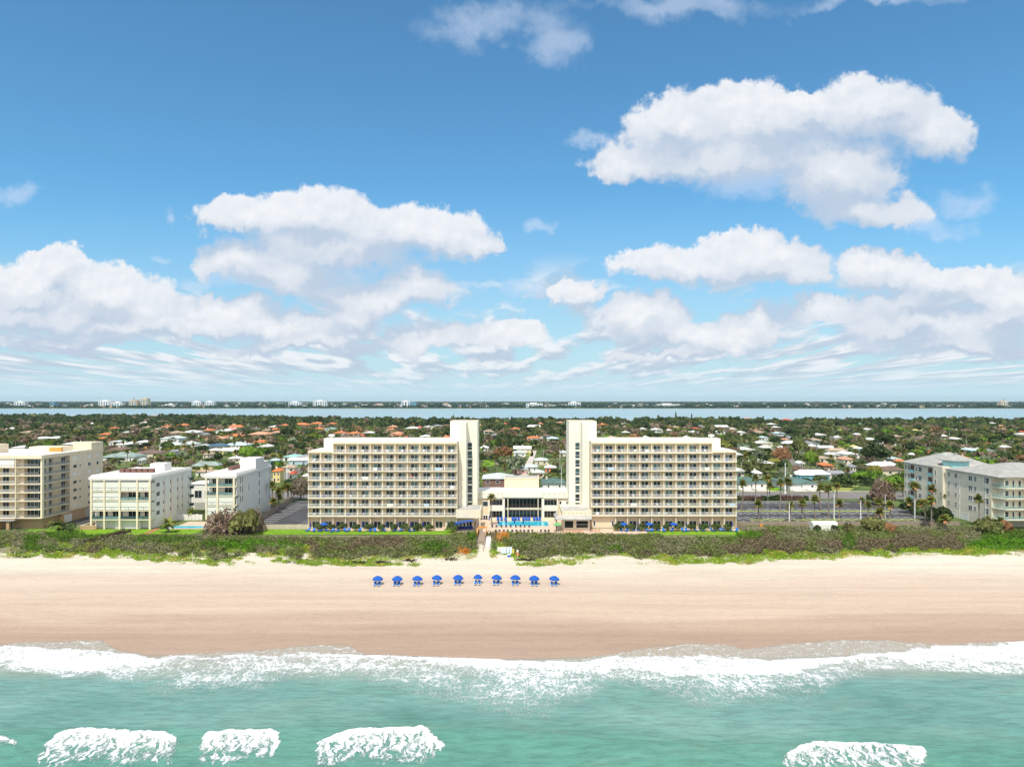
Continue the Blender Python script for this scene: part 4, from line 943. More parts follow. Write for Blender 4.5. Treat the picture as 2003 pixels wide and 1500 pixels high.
# porch left
t=thing('entrance_porch','boxy cream porch roof at the foot of the left tower','porch',(gx(915,220),220,G0)); f=Face(-7,0,(1,0),(0,1)); w=gx(940,220)-gx(892,220)
f=Face(gx(892,220)-gx(915,220),0,(1,0),(0,1))
f.part('canopy',M_CREAM,t,(0,w,0,11,3.85,6.25)); f.part('canopy_roof',M_ROOFG,t,(0.25,w-0.25,0.25,10.9,6.25,6.29))
f.part('wall',M_TANWALL,t,(0.2,w-2.2,3.2,11,-0.2,3.84)); f.part('pier',M_CREAM,t,(w-0.5,w-0.05,0.1,0.6,0,3.84))
f.window(t,w-4.6,w-2.8,0.0,2.3,d=3.2,name='glass_door',mull=1,gm=M_GLASST)
for k in range(3): f.window(t,0.9+k*1.1,1.6+k*1.1,0.6,2.4,d=3.2,mull=0,gm=M_GLASST)
# shade sail frame with seats under it
t=thing('shade_sail','blue shade sail on dark posts before the left porch','shade sail',(gx(908,217.5),217.5,G0+0.5))
mb=MB()
for (x,y,h) in ((-3.4,-1.5,2.3),(3.2,-1.5,3.2),(-3.4,2,2.2),(3.2,2,3.0),(4.6,-1.0,3.2)): mb.bar((x,y,-0.4),(x,y,h),0.14)
mb.bar((-3.4,-1.5,2.2),(3.2,-1.5,3.1),0.12); mb.build('post_frame',M_WOODD,t)
mb=MB(); mb.add([(-3.3,-1.45,2.2),(3.1,-1.45,3.1),(2.4,2,2.95),(-3.2,2,2.15)],[(0,1,2,3)]); mb.add([(-3.3,-1.48,2.2),(3.1,-1.48,3.12),(2.0,-1.48,2.85),(-2.9,-1.48,1.75)],[(0,1,2,3)]); mb.build('sail',M_BLUE,t)
t=thing('outdoor_sofa','dark blue outdoor sofa under the blue shade sail','sofa',(gx(908,217.5),218,G0+0.5)); mb=MB(); mb.box(-2.6,2.6,-0.5,0.5,0.1,0.45); mb.build('seat',M_NAVY,t); mb=MB(); mb.box(-2.6,2.6,0.51,0.75,0.1,0.95); mb.build('backrest',M_NAVY,t)
# raised timber deck before the porch
t=thing('timber_deck','grey timber deck with picket rail before the left porch','deck',(gx(905,216),216,G0))
mb=MB(); xw=gx(893,216)-gx(905,216); xe=gx(943,216)-gx(905,216); mb.box(xw,xe,-1.9,3.9,-0.2,0.5); mb.build('deck_boards',M_WOOD,t)
r=railing_mb(xe-xw-1.9,1.0,gap=0.3,t=0.05).build('railing',M_WOODD,t); r.location=(xw,-1.9,0.5)
# restaurant right
t=thing('beach_bar','cream flat roofed beach bar with dark openings at foot of right tower','bar',(gx(1125,220),219,G0)); b0=gx(1103,219)-gx(1125,220)
f=Face(gx(1100,219)-gx(1125,220),0,(1,0),(0,1)); w=gx(1157,219)-gx(1100,219)
f.part('upper_fascia',M_CREAM,t,(0,w,0.6,14,4.6,6.15)); f.part('roof',M_ROOFG,t,(0.2,w-0.2,0.8,9,6.15,6.20))
for k in range(7): f.part('roof_light',M_BROWNM,t,(0.6+k*1.3,0.78+k*1.3,0.55,0.598,5.35,5.55))
mb=MB(); mb.add([(-2.2,-1.0,3.85),(w,-1.0,3.85),(w,0.59,4.75),(-1.2,0.59,4.75),(-2.2,8,3.85),(-1.0,8,5.2),(-2.2,-1.0,3.65),(w,-1.0,3.65),(w,0.59,3.65),(-2.2,8,3.65)],[(0,1,2,3),(0,3,5,4),(6,7,1,0),(6,0,4,9),(7,8,2,1),(6,9,8,7)])
o=mb.build('roof_skirt',M_ROOFG,t); o.location=(gx(1100,219)-gx(1125,220),0,0)
f.part('wall',M_TANWALL,t,(0.3,w-0.3,1.4,8,-0.2,4.0)); f.part('lintel',M_WHITE,t,(0.4,w-0.5,1.2,1.399,3.0,3.3))
f.window(t,0.7,3.6,0.6,3.0,d=1.4,name='bar_opening',gm=M_GLASST,mull=0,f=0.12); f.window(t,4.3,w-0.8,0.6,3.0,d=1.4,name='bar_opening',gm=M_GLASST,mull=0,f=0.12,hm=1)
f.part('post',M_WOODD,t,(-2.0,-1.7,-0.8,-0.5,0,3.66)); f.part('post',M_WOODD,t,(w-0.5,w-0.3,-0.8,-0.6,0,3.66))
# ------------------------------------------------------------------ building B and C: white condominiums
def condo(label,x0,x1,y0,y1,cols,closed,zsl,ztop,dep,sidewins,extra):
    t=thing('condominium',label,'building',((x0+x1)/2,y0,G0)); cx=(x0+x1)/2
    f=Face(x0-cx,0,(1,0),(0,1)); w=x1-x0; D=y1-y0
    f.part('wall',M_WHITE,t,(0.05,w-0.0,2.6,D,-0.2,ztop-0.4)); f.part('roof',M_ROOFW,t,(0.6,w-0.6,0.8,D-0.3,ztop-0.2,ztop-0.05))
    f.part('cornice',M_WHITE,t,(-0.35,w+0.3,-0.4,D+0.1,ztop-1.15,ztop-0.6),(-0.1,w+0.1,-0.1,D,ztop-0.599,ztop-0.2),(0.2,w-0.2,0.2,0.79,ztop-0.199,ztop+0.15),(w-0.59,w-0.2,0.8,D-0.1,ztop-0.199,ztop+0.15),(0.2,0.59,0.8,D-0.1,ztop-0.199,ztop+0.15),(-0.25,w+0.2,-0.3,D+.05,ztop-1.5,ztop-1.151))
    for (a,b) in cols: f.part('column',M_CREAM,t,(a,b,-0.25,0.35,-0.3,ztop-1.5))
    nfl=len(zsl)
    for k,z in enumerate(zsl):
        s=f.part('balcony',M_CREAM,t,(0.0,w,-0.12,2.59,z-0.28,z)); 
    zc=zsl[1:]+[ztop-1.5]
    for k,z in enumerate(zsl):
        for j in range(len(cols)-1):
            a=cols[j][1]+0.02; b=cols[j+1][0]-0.02
            zt=zc[k]-0.3
            r=railing_mb(b-a,1.0,n=3,t=0.04).build('railing',M_DARKRAIL,t); r.location=(x0-cx+a,-0.05,z)
            gp=MB(); gp.box(0.05,b-a-0.05,0.0,0.012,0.12,0.92); gp.build('glass_panel',M_SHUT if (k,j) in closed else M_GLASSL,r)
            if (k,j) in closed: f.part('storm_shutter',M_SHUT,t,(a,b,0.12,0.2,z+0.02,zt))
            else:
                f.window(t,a+0.2*(b-a),b-0.1,z,z+2.3,d=2.59,name='sliding_door',gm=M_GLASST,mull=2); 
    g=Face(x1-cx,0,(0,1),(-1,0))
    g.part('side_shutter',M_SHUT,t,*[(0.5,2.5,0.05,0.2,z+0.02,z+2.3) for z in zsl])
    for (u,w_,z0_,h_) in sidewins: g.window(t,u,u+w_,z0_,z0_+h_,mull=1 if w_>1 else 0,gm=M_GLASST,f=0.06,fm=M_DARKRAIL if False else M_FRAME)
    extra(t,f,g,w,D,ztop)
    return t
def exB(t,f,g,w,D,zt):
    f.part('stair_penthouse',M_WHITE,t,(w-8.0,w-3.2,15,20,zt-0.06,zt+2.4))
    for k in range(6): f.part('rooftop_unit',M_BROWNM,t,(3.8+k*1.9,5.3+k*1.9,9.5,11,zt-0.04,zt+1.15))
    f.part('ground_wall',M_WHITE,t,(1.8,6.5,2.0,2.59,-0.2,2.6),(6.9,w-4,1.4,2.59,-0.2,2.6),(w-4,w-0.4,2.2,2.59,-0.2,2.6))
    for u in (8.2,12.8,17.8,20.8): g.part('wall_panel',mat('pink_stucco',(0.78,0.66,0.54),0.85,0.04),t,(u-0.2,u+0.9,-0.02,0.0,2.6,15))
    for z in (3.3,6.3,9.3,12.3): g.part('rear_balcony',M_DARKRAIL,t,(26.5,28.0,-0.9,-0.003,z,z+0.9))
Zs=lambda py,Y:gz(py,Y)-G0
zB=[Zs(p,222) for p in (1015.4,997.6,978,959.7)]; ztB=Zs(930,222)
bx0=gx(176.5,222); bx1=gx(295.5,222)
cb=[(gx(a,222)-bx0,gx(b,222)-bx0) for a,b in ((177,180.3),(203,205.6),(232.6,236),(267,270),(291.7,295))]
sw=[]
for z in [q+0.75 for q in zB]:
    sw+= [(3.2,2.2,z,1.35),(7.6,0.7,z+0.1,1.2),(12.2,0.7,z+0.1,1.2),(17.2,0.6,z+0.1,1.2),(20.5,0.6,z+0.1,1.2),(25.4,0.6,z+0.1,1.2)]
condo('white four storey condominium with cream shutters, left of the two white blocks',bx0,bx1,222,250,cb,{(3,0),(3,1),(3,2),(3,3),(2,0),(2,1),(1,0),(1,1),(1,2),(1,3)},zB,ztB,0,sw,exB)
def exC(t,f,g,w,D,zt):
    f.part('stair_penthouse',M_WHITE,t,(w-5.5,w-0.02,17.5,26,zt-0.06,zt+3.3))
    for k in range(5): f.part('rooftop_unit',M_BROWNM,t,(3.0,4.5,11+k*1.9,12.5+k*1.9,zt-0.04,zt+1.15))
    f.part('rear_parapet',M_WHITE,t,(1,w-0.1,26.01,31,zt-0.04,zt+1.6))
zC=[Zs(p,229) for p in (1006,988,968.5,951)]; ztC=Zs(926,229)
cx0=gx(401.5,229); cx1=gx(462,229)
cc=[(gx(a,229)-cx0,gx(b,229)-cx0) for a,b in ((402.3,405),(423.5,427.3),(456,459.5))]
sw=[]
for k,z in enumerate([q+0.5 for q in zC]):
    sw+= [(20.5,0.8,z,2.1),(31.2,0.7,z,2.0)]
    if k>0: sw+= [(3.2,0.7,z,2.1),(4.9,0.7,z,2.1)]
sw.append((10.5,0.6,zC[2]+0.4,2.0))
condo('narrower white four storey condominium with blank side wall beside the left car park',cx0,cx1,229,262,cc,{(0,0),(0,1),(1,0),(1,1)},zC,ztC,0,sw,exC)
# link building
t=thing('link_building','low grey white building between the two white condominiums','building',(gx(395,262),262,G0)); f=Face(-3,0,(1,0),(0,1))
f.part('wall',M_WHITE,t,(-2.0,7,0,10,-0.2,9.2)); f.part('roof',M_ROOFW,t,(-2.2,7.2,-0.3,10.2,9.2,9.5)); f.window(t,0.3,3.0,4.2,7.0,mull=1,gm=M_GLASST); f.window(t,4.0,6.3,4.2,7.0,mull=1,gm=M_GLASST); f.part('garage_door',M_ROOFG,t,(0.3,4.5,-0.05,-0.004,-0.1,2.6))
# white fence by the pool, loungers there
t=thing('white_fence','white panel fence behind the small condominium pool','fence',(gx(338,240),238.6,G0)); n=9; w=(gx(402,238)-gx(340,238))/n
for k in range(n):
    mb=MB(); mb.box(k*w+.04,k*w+w-.04,-0.04,0.04,0,1.9+0.15*(k%2)); mb.build('panel',M_WHITE,t)
# ------------------------------------------------------------------ building A: tan balcony block
t=thing('apartment_block','tan seven storey balcony block with brick base at far left','building',(-146.8,222,G0))
AF=Face(0,0,(-1,0),(0,1)); AS=Face(0,0,(0,1),(-1,0)); AH=2.65; Z1=3.5; ZT=Z1+7*AH
AF.part('wall',M_TANWALL,t,(1.6,34,3.0,33,Z1,ZT)); AS.part('side_wall',M_TANWALL,t,(14.0,33,0.0,1.58,Z1,ZT))
AF.part('brick_base',M_BRICK,t,(1.2,34,2.0,33,-0.3,Z1-0.25)); AS.part('brick_side',M_BRICK,t,(10,33,0.05,1.19,-0.3,Z1-0.02))
AF.part('roof',M_ROOFW,t,(0.3,34,0.8,32.8,ZT+0.6,ZT+0.75)); AF.part('fascia',M_CREAM,t,(-0.2,34,-0.5,0.79,ZT-0.05,ZT+1.05)); AS.part('fascia_side',M_TANWALL,t,(0.8,33,-0.2,0.29,ZT-0.05,ZT+1.05))
AS.part('stair_penthouse',M_TANWALL,t,(26,33.1,-0.02,6.5,ZT+0.76,ZT+3.4)); AF.part('lift_penthouse',M_TANWALL,t,(22.5,30,12,17,ZT+0.76,ZT+3.6)); AF.part('roof_structure',M_CREAM,t,(6,17,19,25,ZT+0.76,ZT+2.4)); AF.part('roof_structure',M_ORANGE,t,(5.5,9.5,18,18.99,ZT+0.76,ZT+2.2))
AF.part('corner_column',M_CREAM,t,(0.0,0.5,0.0,0.5,Z1-.2,ZT)); AF.part('column',M_CREAM,t,(gx(82,222)-gx(31.5,222),gx(82,222)-gx(29.5,222),-0.3,2.99,Z1-.2,ZT))
AS.part('column',M_CREAM,t,(0.51,1.1,0.0,0.9,Z1-.2,ZT))
c0=gx(82,222)-gx(30,222)
AF.part('corner_wall',M_TANWALL,t,(c0-1.8,c0,1.2,2.99,Z1,ZT))
for k in range(7):
    z=Z1+k*AH
    sl=MB(); sl.add([(-34,-0.5,z-0.22),(-c0,-0.5,z-0.22),(-c0,0.0,z-0.22),(-0.9,0.0,z-0.22),(0,0.9,z-0.22),(0,14,z-0.22),(-1.59,14,z-0.22),(-1.59,3,z-0.22),(-34,3,z-0.22),
      (-34,-0.5,z),(-c0,-0.5,z),(-c0,0.0,z),(-0.9,0.0,z),(0,0.9,z),(0,14,z),(-1.59,14,z),(-1.59,3,z),(-34,3,z)],
      [tuple(range(9))[::-1],tuple(range(9,18))]+[(i,(i+1)%9,9+(i+1)%9,9+i) for i in range(9)]); sl.build('balcony',M_CREAM,t)
    # doors
    AF.window(t,1.9,3.0 if False else 6.9,z,z+2.15,d=2.99,name='sliding_door',gm=M_GLASS,mull=3)
    for a in (c0+0.6,c0+4.0,c0+8.2,c0+12): 
        if k<6 or a>c0+7: AF.window(t,a,a+2.1,z,z+2.1,d=2.99,name='sliding_door',gm=M_GLASST,mull=1)
    for a,b in ((1.8,3.8),(5.0,6.7),(11.2,13.6)): AS.window(t,a+0.5,b+0.3,z,z+2.15,d=1.55,name='sliding_door',gm=M_GLASS,mull=1)
    AS.part('balcony_wall',M_TANWALL,t,(7.4,11.3,1.40,1.549,z,z+AH-0.25))
    r=railing_mb(c0-1.6,1.0,gap=0.13).build('railing',M_GREY,t); r.location=(-c0+0.3,0.06,z)
    r=railing_mb(12.4,1.0,gap=0.14).build('railing',M_GREY,t); r.rotation_euler=(0,0,R(90)); r.location=(-0.06,1.4,z)
    r=railing_mb(20,1.0,gap=0.13).build('railing',M_RAIL,t); r.location=(-c0-20.2,-0.42,z)
    for (u,w,h,z0) in ((15.6,2.0,1.2,.75),(19.0,0.9,.8,1.0),(24.0,1.5,1.25,.75),(29.0,1.2,1.2,.75)):
        AS.window(t,u,u+w,z+z0,z+z0+h,mull=1 if w>1.4 else 0,gm=M_SHUT if (k in (4,6) or (k==0 and u<20)) else M_GLASST)
AF.part('storm_shutter',M_WHITE,t,(c0+0.3,34,-0.2,-0.1,Z1+6*AH+0.02,ZT-.06))
mb=MB(); mb.box(-17.5,-8,-1.6,1.9,Z1-0.75,Z1-0.55); mb.build('entrance_canopy',M_ROOFG,t); 
for u in (9.5,12.6,16.6): AF.part('entrance_post',M_ORANGE if u==12.6 else M_BRICK,t,(u,u+0.9,-1.2,-0.4,-0.2,Z1-0.76))
AF.window(t,10.6,11.9,0,2.2,d=1.99,name='entrance_door',gm=M_GLASST,mull=1); AS.window(t,11.0,15,0.1,2.6,d=0.05,name='garage_door',gm=M_ROOFW,mull=0,f=0.1); AS.window(t,23,29,0.1,2.6,d=0.05,name='garage_door',gm=M_ROOFG,mull=2,f=0.1)
t=thing('boundary_wall','low tan wall between the tan block driveway and white condominium','wall',(gx(160,222),221.5,G0)); mb=MB(); mb.box(0,0.35,0,20,-0.1,1.2); mb.box(0,5,-0.3,-0.003,-0.1,1.2); mb.build('masonry',M_BRICK,t); mb=MB(); mb.box(-0.05,0.4,0,20,1.2,1.3); mb.box(-0.05,5.05,-0.35,-0.003,1.2,1.3); mb.build('coping',M_TANWALL,t)
# ------------------------------------------------------------------ building D: grey roofed block on the right
XD=152.4; t=thing('condominium','pale four storey block with grey hip roofs and turquoise balconies, far right','building',(XD,224,G0))
DS=Face(0,0,(0,1),(1,0)); DF=Face(1.8,-1.8,(1,0),(0,1)); M_PALE=mat('pale_stucco',(0.78,0.71,0.56),0.85,0.03,0.4,stain=0.06); M_SHING=mat('grey_shingle',(0.37,0.365,0.335),0.95,0.16,0.5,0.2)
M_TEALRAIL=mat('teal_rail',(0.30,0.55,0.53),0.6)
DH=3.27; D1=3.0; DT=D1+4*DH
DS.part('wall',M_PALE,t,(1.9,26,0.0,28,-0.3,DT),(26.01,31.5,-0.9,28,-0.3,DT+0.8),(31.51,52,0.0,28,-0.3,DT))
DF.part('front_wall',M_PALE,t,(0,40,1.6,3.68,D1,DT))
mb=MB(); mb.hip(-0.8,28.8,-2.4,25.0,DT,3.4,0.25); mb.build('roof',M_SHING,t)
mb=MB(); mb.hip(-0.8,22,31.2,53,DT,4.4,0.25); mb.build('roof',M_SHING,t)
ns=6; mb=MB(); mb.lathe([(4.2,DT+.2),(4.2,DT+2.9)],8,5.2,28.5); mb.build('cupola_wall',M_TURQ,t)
mb=MB(); mb.lathe([(5.4,DT+2.8),(5.4,DT+3.05),(0.7,DT+4.7),(0.7,DT+5.3),(0,DT+5.4)],8,5.2,28.5); mb.build('cupola_roof',M_SHING,t)
DS.part('ridge_cap',M_PALE,t)  if False else None
for k in range(4):
    z=D1+k*DH
    for (u,w,h) in ((3.0,2.3,1.8),(9.1,1.2,1.6),(11.2,2.0,1.6),(17.4,0.6,1.2),(19.3,1.3,1.6),(23.2,1.2,1.6),(29.6,0.9,1.7),(40.2,2.1,1.7),(43.2,0.9,1.4),(48.2,1.4,1.7),(50.3,1.2,1.7)):
        d=-0.9 if 26<u<31.5 else 0.0
        DS.window(t,u,u+w,z+0.75,z+0.75+h,d=d,mull=1 if w>1.15 else 0,hm=1,gm=M_GLASS,f=0.08)
    for u in (33.6,45.2):
        DS.part('recess_wall',M_WOODD,t,(u,u+2.6,-0.02,-0.003,z,z+2.7))  # flat dark panel laid on the wall face, no recess behind it
        DS.part('balcony',M_TURQ,t,(u-0.1,u+2.7,-0.35,-0.021,z-0.1,z+0.95))
    # front balconies
    s=MB(); s.add([(0,1.7,z-0.25),(1.6,-2.6,z-0.25),(38,-2.6,z-0.25),(38,1.7,z-0.25),(0,1.7,z),(1.6,-2.6,z),(38,-2.6,z),(38,1.7,z)],[(0,3,2,1),(4,5,6,7),(0,1,5,4),(1,2,6,5),(2,3,7,6),(3,0,4,7)]); s.build('balcony',M_PALE,t)
    r=railing_mb(5.6,1.0,gap=0.13).build('railing',M_TEALRAIL,t); r.location=(1.8,-2.5,z); r=railing_mb(12,1.0,gap=0.13).build('railing',M_TEALRAIL,t); r.location=(12.0,-2.5,z)
    r=railing_mb(4.2,1.0,gap=0.13).build('railing',M_TEALRAIL,t); r.location=(1.7,-2.5,z); r.rotation_euler=(0,0,R(112))
    DF.window(t,0.6,2.2,z+0.6,z+2.2,d=1.6,gm=M_GLASS,mull=0,hm=1); DF.window(t,3.3,4.0,z,z+2.2,d=1.6,name='balcony_door',gm=M_GLASST,mull=0); DF.window(t,5.2,6.1,z,z+2.2,d=1.6,name='balcony_door',gm=M_GLASST,mull=0)
    DF.part('bay_wall',M_PALE,t,(7.0,10.6,-0.6,1.59,z,z+DH-0.02)); DF.window(t,7.3,10.3,z+0.7,z+2.3,d=-0.6,gm=M_GLASS,mull=1,hm=1)
    DF.part('pier',M_PALE,t,(-0.2,0.0,0,1.59,z,z+DH-0.26))
for u,w in ((13,4.2),(19,4.6),(47,5)): DS.window(t,u,u+w,-0.2,2.3,d=0.0,name='garage_door',gm=M_WHITE,mull=0,f=0.12)
for u in (4.6,17.8): DS.part('downpipe',M_WHITE,t,(u,u+0.18,-0.12,-0.003,0,DT))
# ------------------------------------------------------------------ fences
def fence(name,label,pts,h,m,step=0,pw=0.14):
    x0,y0=pts[0]; t=thing(name,label,'fence',(x0,y0,G0))
    for i in range(len(pts)-1):
        a=Vector(pts[i])-Vector(pts[0]); b=Vector(pts[i+1])-Vector(pts[0]); mb=MB(); L=(b-a).length; n=max(1,int(L/0.55)); rr=random.Random(i)
        for k in range(n):
            p=a.lerp(b,k/n); q=a.lerp(b,(k+0.93)/n); hh=h+rr.uniform(-0.04,0.04); mb.bar((p.x,p.y,hh/2-0.05),(q.x,q.y,hh/2-0.05),0.06,hh+0.1)
        mb.build('fence_panel',m,t)
        if step:
            for k in range(int(L/step)+1):
                p=a.lerp(b,min(k*step/L,1)); pb=MB(); pb.box(p.x-pw/2,p.x+pw/2,p.y-0.22,p.y-0.04,-0.1,h+0.12); pb.build('post',m,t)
    return t
fence('picket_fence','weathered brown fence along the left car park beside the white condominium',[(-82.9,228),(-87.3,283)],1.9,M_WOOD,2.4)
M_FPALE=mat('pale_fence',(0.60,0.52,0.40),0.9,0.15,2)
fence('board_fence','low pale board fence before the left car park',[(gx(503,221),222.2),(gx(601,221),222.2)],1.45,M_FPALE)
fence('board_fence','grey board fence between right car park and dune',[(gx(1442,229),228.6),(144,228.6)],1.35,M_WOOD)
fence('board_fence','grey board fence stepping down from the right wing corner to dune',[(gx(1441,223),223),(gx(1462,216),216),(gx(1500,215.5),215.5)],1.8,M_WOOD)
fence('pool_fence','white rail fence along the seaward edge of the pool terrace',[(gx(950,217),215.0),(gx(1085,217),215.0)],0.25,M_CONC)
# small white shed
t=thing('shed','small white shed with rounded roof before the right car park','shed',(gx(1609,221),219,G0)); w=3.7
mb=MB(); mb.box(-w,w,0,3.0,-0.1,2.0); mb.build('wall',M_WHITE,t); mb=MB(); prof=[(0,2.0),(0.15,2.4),(0.7,2.7),(1.5,2.8),(2.3,2.7),(2.85,2.4),(3.0,2.0)]
vs=[(-w-0.1,y-.0,z) for y,z in prof]+[(w+0.1,y,z) for y,z in prof]; n=len(prof); mb.add(vs,[(i,i+1,n+i+1,n+i) for i in range(n-1)]+[tuple(range(n)),tuple(range(n,2*n))[::-1]]); mb.build('roof',M_WHITE,t); mb=MB(); mb.box(-w+0.4,-w+1.3,-0.03,-0.003,0,1.8); mb.build('door',M_GREY,t)
t=thing('storage_box','small orange box beside the grey fence by right car park','box',(gx(1490,224),224.6,G0)); mb=MB(); mb.box(-0.45,0.45,-0.35,0.35,0,1.1); mb.build('body',M_ORANGE,t); mb=MB(); mb.box(-0.5,0.5,-0.4,0.4,1.1,1.2); mb.build('lid',M_ORANGE,t)
# ------------------------------------------------------------------ lamp posts
def pole(label,px,ytop,ybase,r,m,name='lamp_post',arm=True,cat='lamp post'):
    Y=gy(ybase); h=gz(ytop,Y)-G0; t=thing(name,label,cat,(gx(px,Y),Y,G0)); mb=MB(); mb.tube([(0,0,-0.1),(0,0,h)],[r,r*0.75],8); mb.build('post',m,t)
    mb=MB(); mb.box(-r*2,r*2,-r*2,r*2,-0.05,0.5); mb.build('base',m if name!='lamp_post' else M_CONC,t)
    if arm: mb=MB(); mb.box(-0.45,0.45,-0.16,0.16,h,h+0.16); mb.build('lamp_head',M_GREY,t)
    return t
for i,(px,a,b,r) in enumerate(((1502,970,1015,0.09),(1544,983,1025,0.16),(1631.6,965,1016,0.15),(1683.6,979,1023,0.16),(1731.6,968,1013,0.10),(1789.6,976,1023,0.16))):
    pole(['thin grey lamp post, leftmost in the right car park','thick white post by the fence at the left of the right car park','tall white post behind the white shed','thick white post right of the white shed','slim white post among palms right of the car park','thick white post nearest the grey roofed block'][i],px,a,b,r,M_RAIL if i else M_GREY)
pole('tall white roadside pole between the green roofed garages',1536,905,965,0.2,M_RAIL,'utility_pole',False,'pole')
pole('tall white pole by the road left of the left hotel wing',561.5,907,948,0.22,M_RAIL,'utility_pole',False,'pole')
pole('thin yellowish pole at rear corner of narrower white condominium',532,925,948,0.12,M_CREAM,'utility_pole',False,'pole')
for px,a,b,l in ((483.5,978,1000,'black lamp beside the blank condominium wall, nearer one'),(505.5,992,1010,'black lamp beside the blank condominium wall, lower one')): 
    pole(l,px+2,a,b+6,0.08,M_DARKRAIL)
pole('thin white flagpole behind the lobby roof on the right',1098,910,962,0.12,M_RAIL,'utility_pole',True,'pole')
for i,(px,a) in enumerate(((66,808),(198,809),(220,813),(314,809),(423,808),(426.5,806),(445,815),(533,808),(632,808),(731,808),(818,809),(919,808),(1019,811),(1119,808),(1198,811),(1275,810),(1479,810),(1576,811),(1652,810),(1853,810),(1966,810))):
    o=pole('x',px,a,826,0.35,M_CONC,'utility_pole',True,'pole'); del o['label']; pend(o,px,'tall pale transmission','pole','transmission poles across the town')
for i,(px,a,b) in enumerate(((1306,866,888),(1450,905,930),(1547,875,895),(1598,905,921),(1637,900,921),(1655,905,925),(388,861,869),(314,856,869),(240,850,866),(343,845,866),(1095,880,930),(540,880,910),(1890,855,880),(1857,842,868),(1063,880,910))):
    o=pole('x',px,a,b,0.14,M_CONC,'street_pole',True,'pole'); del o['label']; pend(o,px,'thin street','pole','street poles of the town')
# ------------------------------------------------------------------ beach sets
def canopy_mb(r,h,n=8,z=0):
    mb=MB(); prof=[(r,0),(r*0.97,0.03),(r*0.72,h*0.45),(r*0.38,h*0.82),(0.04,h)]; mb.lathe(prof,n); mb.lathe([(r,0),(r*1.0,-0.16)],n); return mb
def umbrella(label,loc,r=1.25,h=2.0,m=None,group=None,closed=False,scale=1):
    t=thing('beach_umbrella' if not closed else 'closed_umbrella',label,'umbrella',loc,0,group)
    mb=MB(); mb.tube([(0,0,-0.1),(0,0,h+0.45)],[0.035,0.03],6); mb.build('pole',M_RAIL,t)
    if closed: mb=MB(); mb.lathe([(0.05,h+0.5),(0.14,h+0.1),(0.22,h-0.7),(0.15,h-1.2),(0.03,h-1.25)],8); mb.build('canopy',m or M_NAVY,t)
    else: c=canopy_mb(r,0.72 if h<1.6 else 0.55,10).build('canopy',m or M_BLUE,t); c.location=(0,0,h)
    return t
def lounger_parts(t,m,mf):
    mb=MB(); 
    for x in (-0.33,0.33): mb.bar((x,-1.0,0.28),(x,0.25,0.28),0.06); mb.bar((x,0.25,0.28),(x,0.85,0.82),0.06)
    for (x,y) in ((-0.33,-0.85),(0.33,-0.85),(-0.33,0.2),(0.33,0.2)): mb.bar((x,y,-0.05),(x,y,0.28),0.06)
    mb.bar((-0.33,-1.0,0.28),(0.33,-1.0,0.28),0.08); mb.build('frame',mf,t)
    mb=MB(); mb.box(-0.29,0.29,-0.9,0.22,0.29,0.35); mb.build('seat',m,t)
    mb=MB(); mb.add([(-0.29,0.24,0.30),(0.29,0.24,0.30),(0.29,0.86,0.86),(-0.29,0.86,0.86),(-0.29,0.20,0.35),(0.29,0.20,0.35),(0.29,0.81,0.90),(-0.29,0.81,0.90)],[(0,3,2,1),(4,5,6,7),(0,1,5,4),(1,2,6,5),(2,3,7,6),(3,0,4,7)]); mb.build('backrest',m,t)
def lounger(label,loc,rz,m=None,group=None,mf=None,sc=1):
    t=thing('sun_lounger',label,'lounger',loc,rz,group); lounger_parts(t,m or M_BLUE2,mf or M_RAIL); t.scale=(sc,sc,sc); return t
UX=(737.5,776,815,853,895,934,970.5,1007.5,1045,1083.5); UYp=(1145.3,1145,1144.6,1143.4,1142.6,1142.8,1143.4,1144,1145,1145)
for i,(px,py) in enumerate(zip(UX,UYp)):
    Y=gy(py,1.0); z=float(terr(np.array([gx(px,Y)]),np.array([Y]))[0]); x=gx(px,Y)
    u=umbrella('blue beach umbrella over two loungers, %s from the left of ten'%ordn(i+1),(x,Y+0.75,z),1.22 if i!=5 else 1.05,1.36,M_BLUE,'blue umbrellas in a row on the beach'); u.rotation_euler=(R(random.uniform(2,9)),R(random.uniform(-4,4)),random.uniform(0,1))
    for s,nm in ((-0.47,'left'),(0.47,'right')): lounger('blue beach lounger, %s one under the %s umbrella from the left'%(nm,ordn(i+1)),(x+s,Y-0.15,z),(-0.05 if s<0 else 0.05)*((i%3)-1),M_BLUE2,'blue loungers in pairs on the beach',sc=0.9)
# patio loungers and hedges at the wings
def wing_patio(side,lx,hx,ux,cx_,Yl):
    for i,px in enumerate(lx):
        lounger('blue lounger on the lawn edge before the %s wing, %s from the left'%(side,ordn(i+1)),(gx(px,Yl),Yl+random.uniform(-0.6,0.8),G0+0.03),random.choice((0.5,-0.5,0.35,-0.35,0)),M_BLUE2,'blue loungers before the %s wing'%side,mf=M_BLUE2,sc=1.12)
    for i,px in enumerate(hx):
        t=tree(gx(px,219.5),219.4,2.5,2.3,'mid green','round',special='rounded hedge bush between patios of the %s wing, %s from the left'%(side,ordn(i+1)),noun='shrub'); t['group']='hedge bushes before the %s wing'%side; t.scale=(1,1.5,1)
    for i,px in enumerate(ux): umbrella('open blue patio umbrella before the %s wing, %s from the left'%(side,ordn(i+1)),(gx(px,219.5),219.5,G0),1.25,2.0,M_BLUE,'open umbrellas before the %s wing'%side)
    for i,px in enumerate(cx_): umbrella('closed navy umbrella before the %s wing, %s from the left'%(side,ordn(i+1)),(gx(px,220.6),220.6,G0),1.2,2.2,M_NAVY,'closed umbrellas before the %s wing'%side,True)
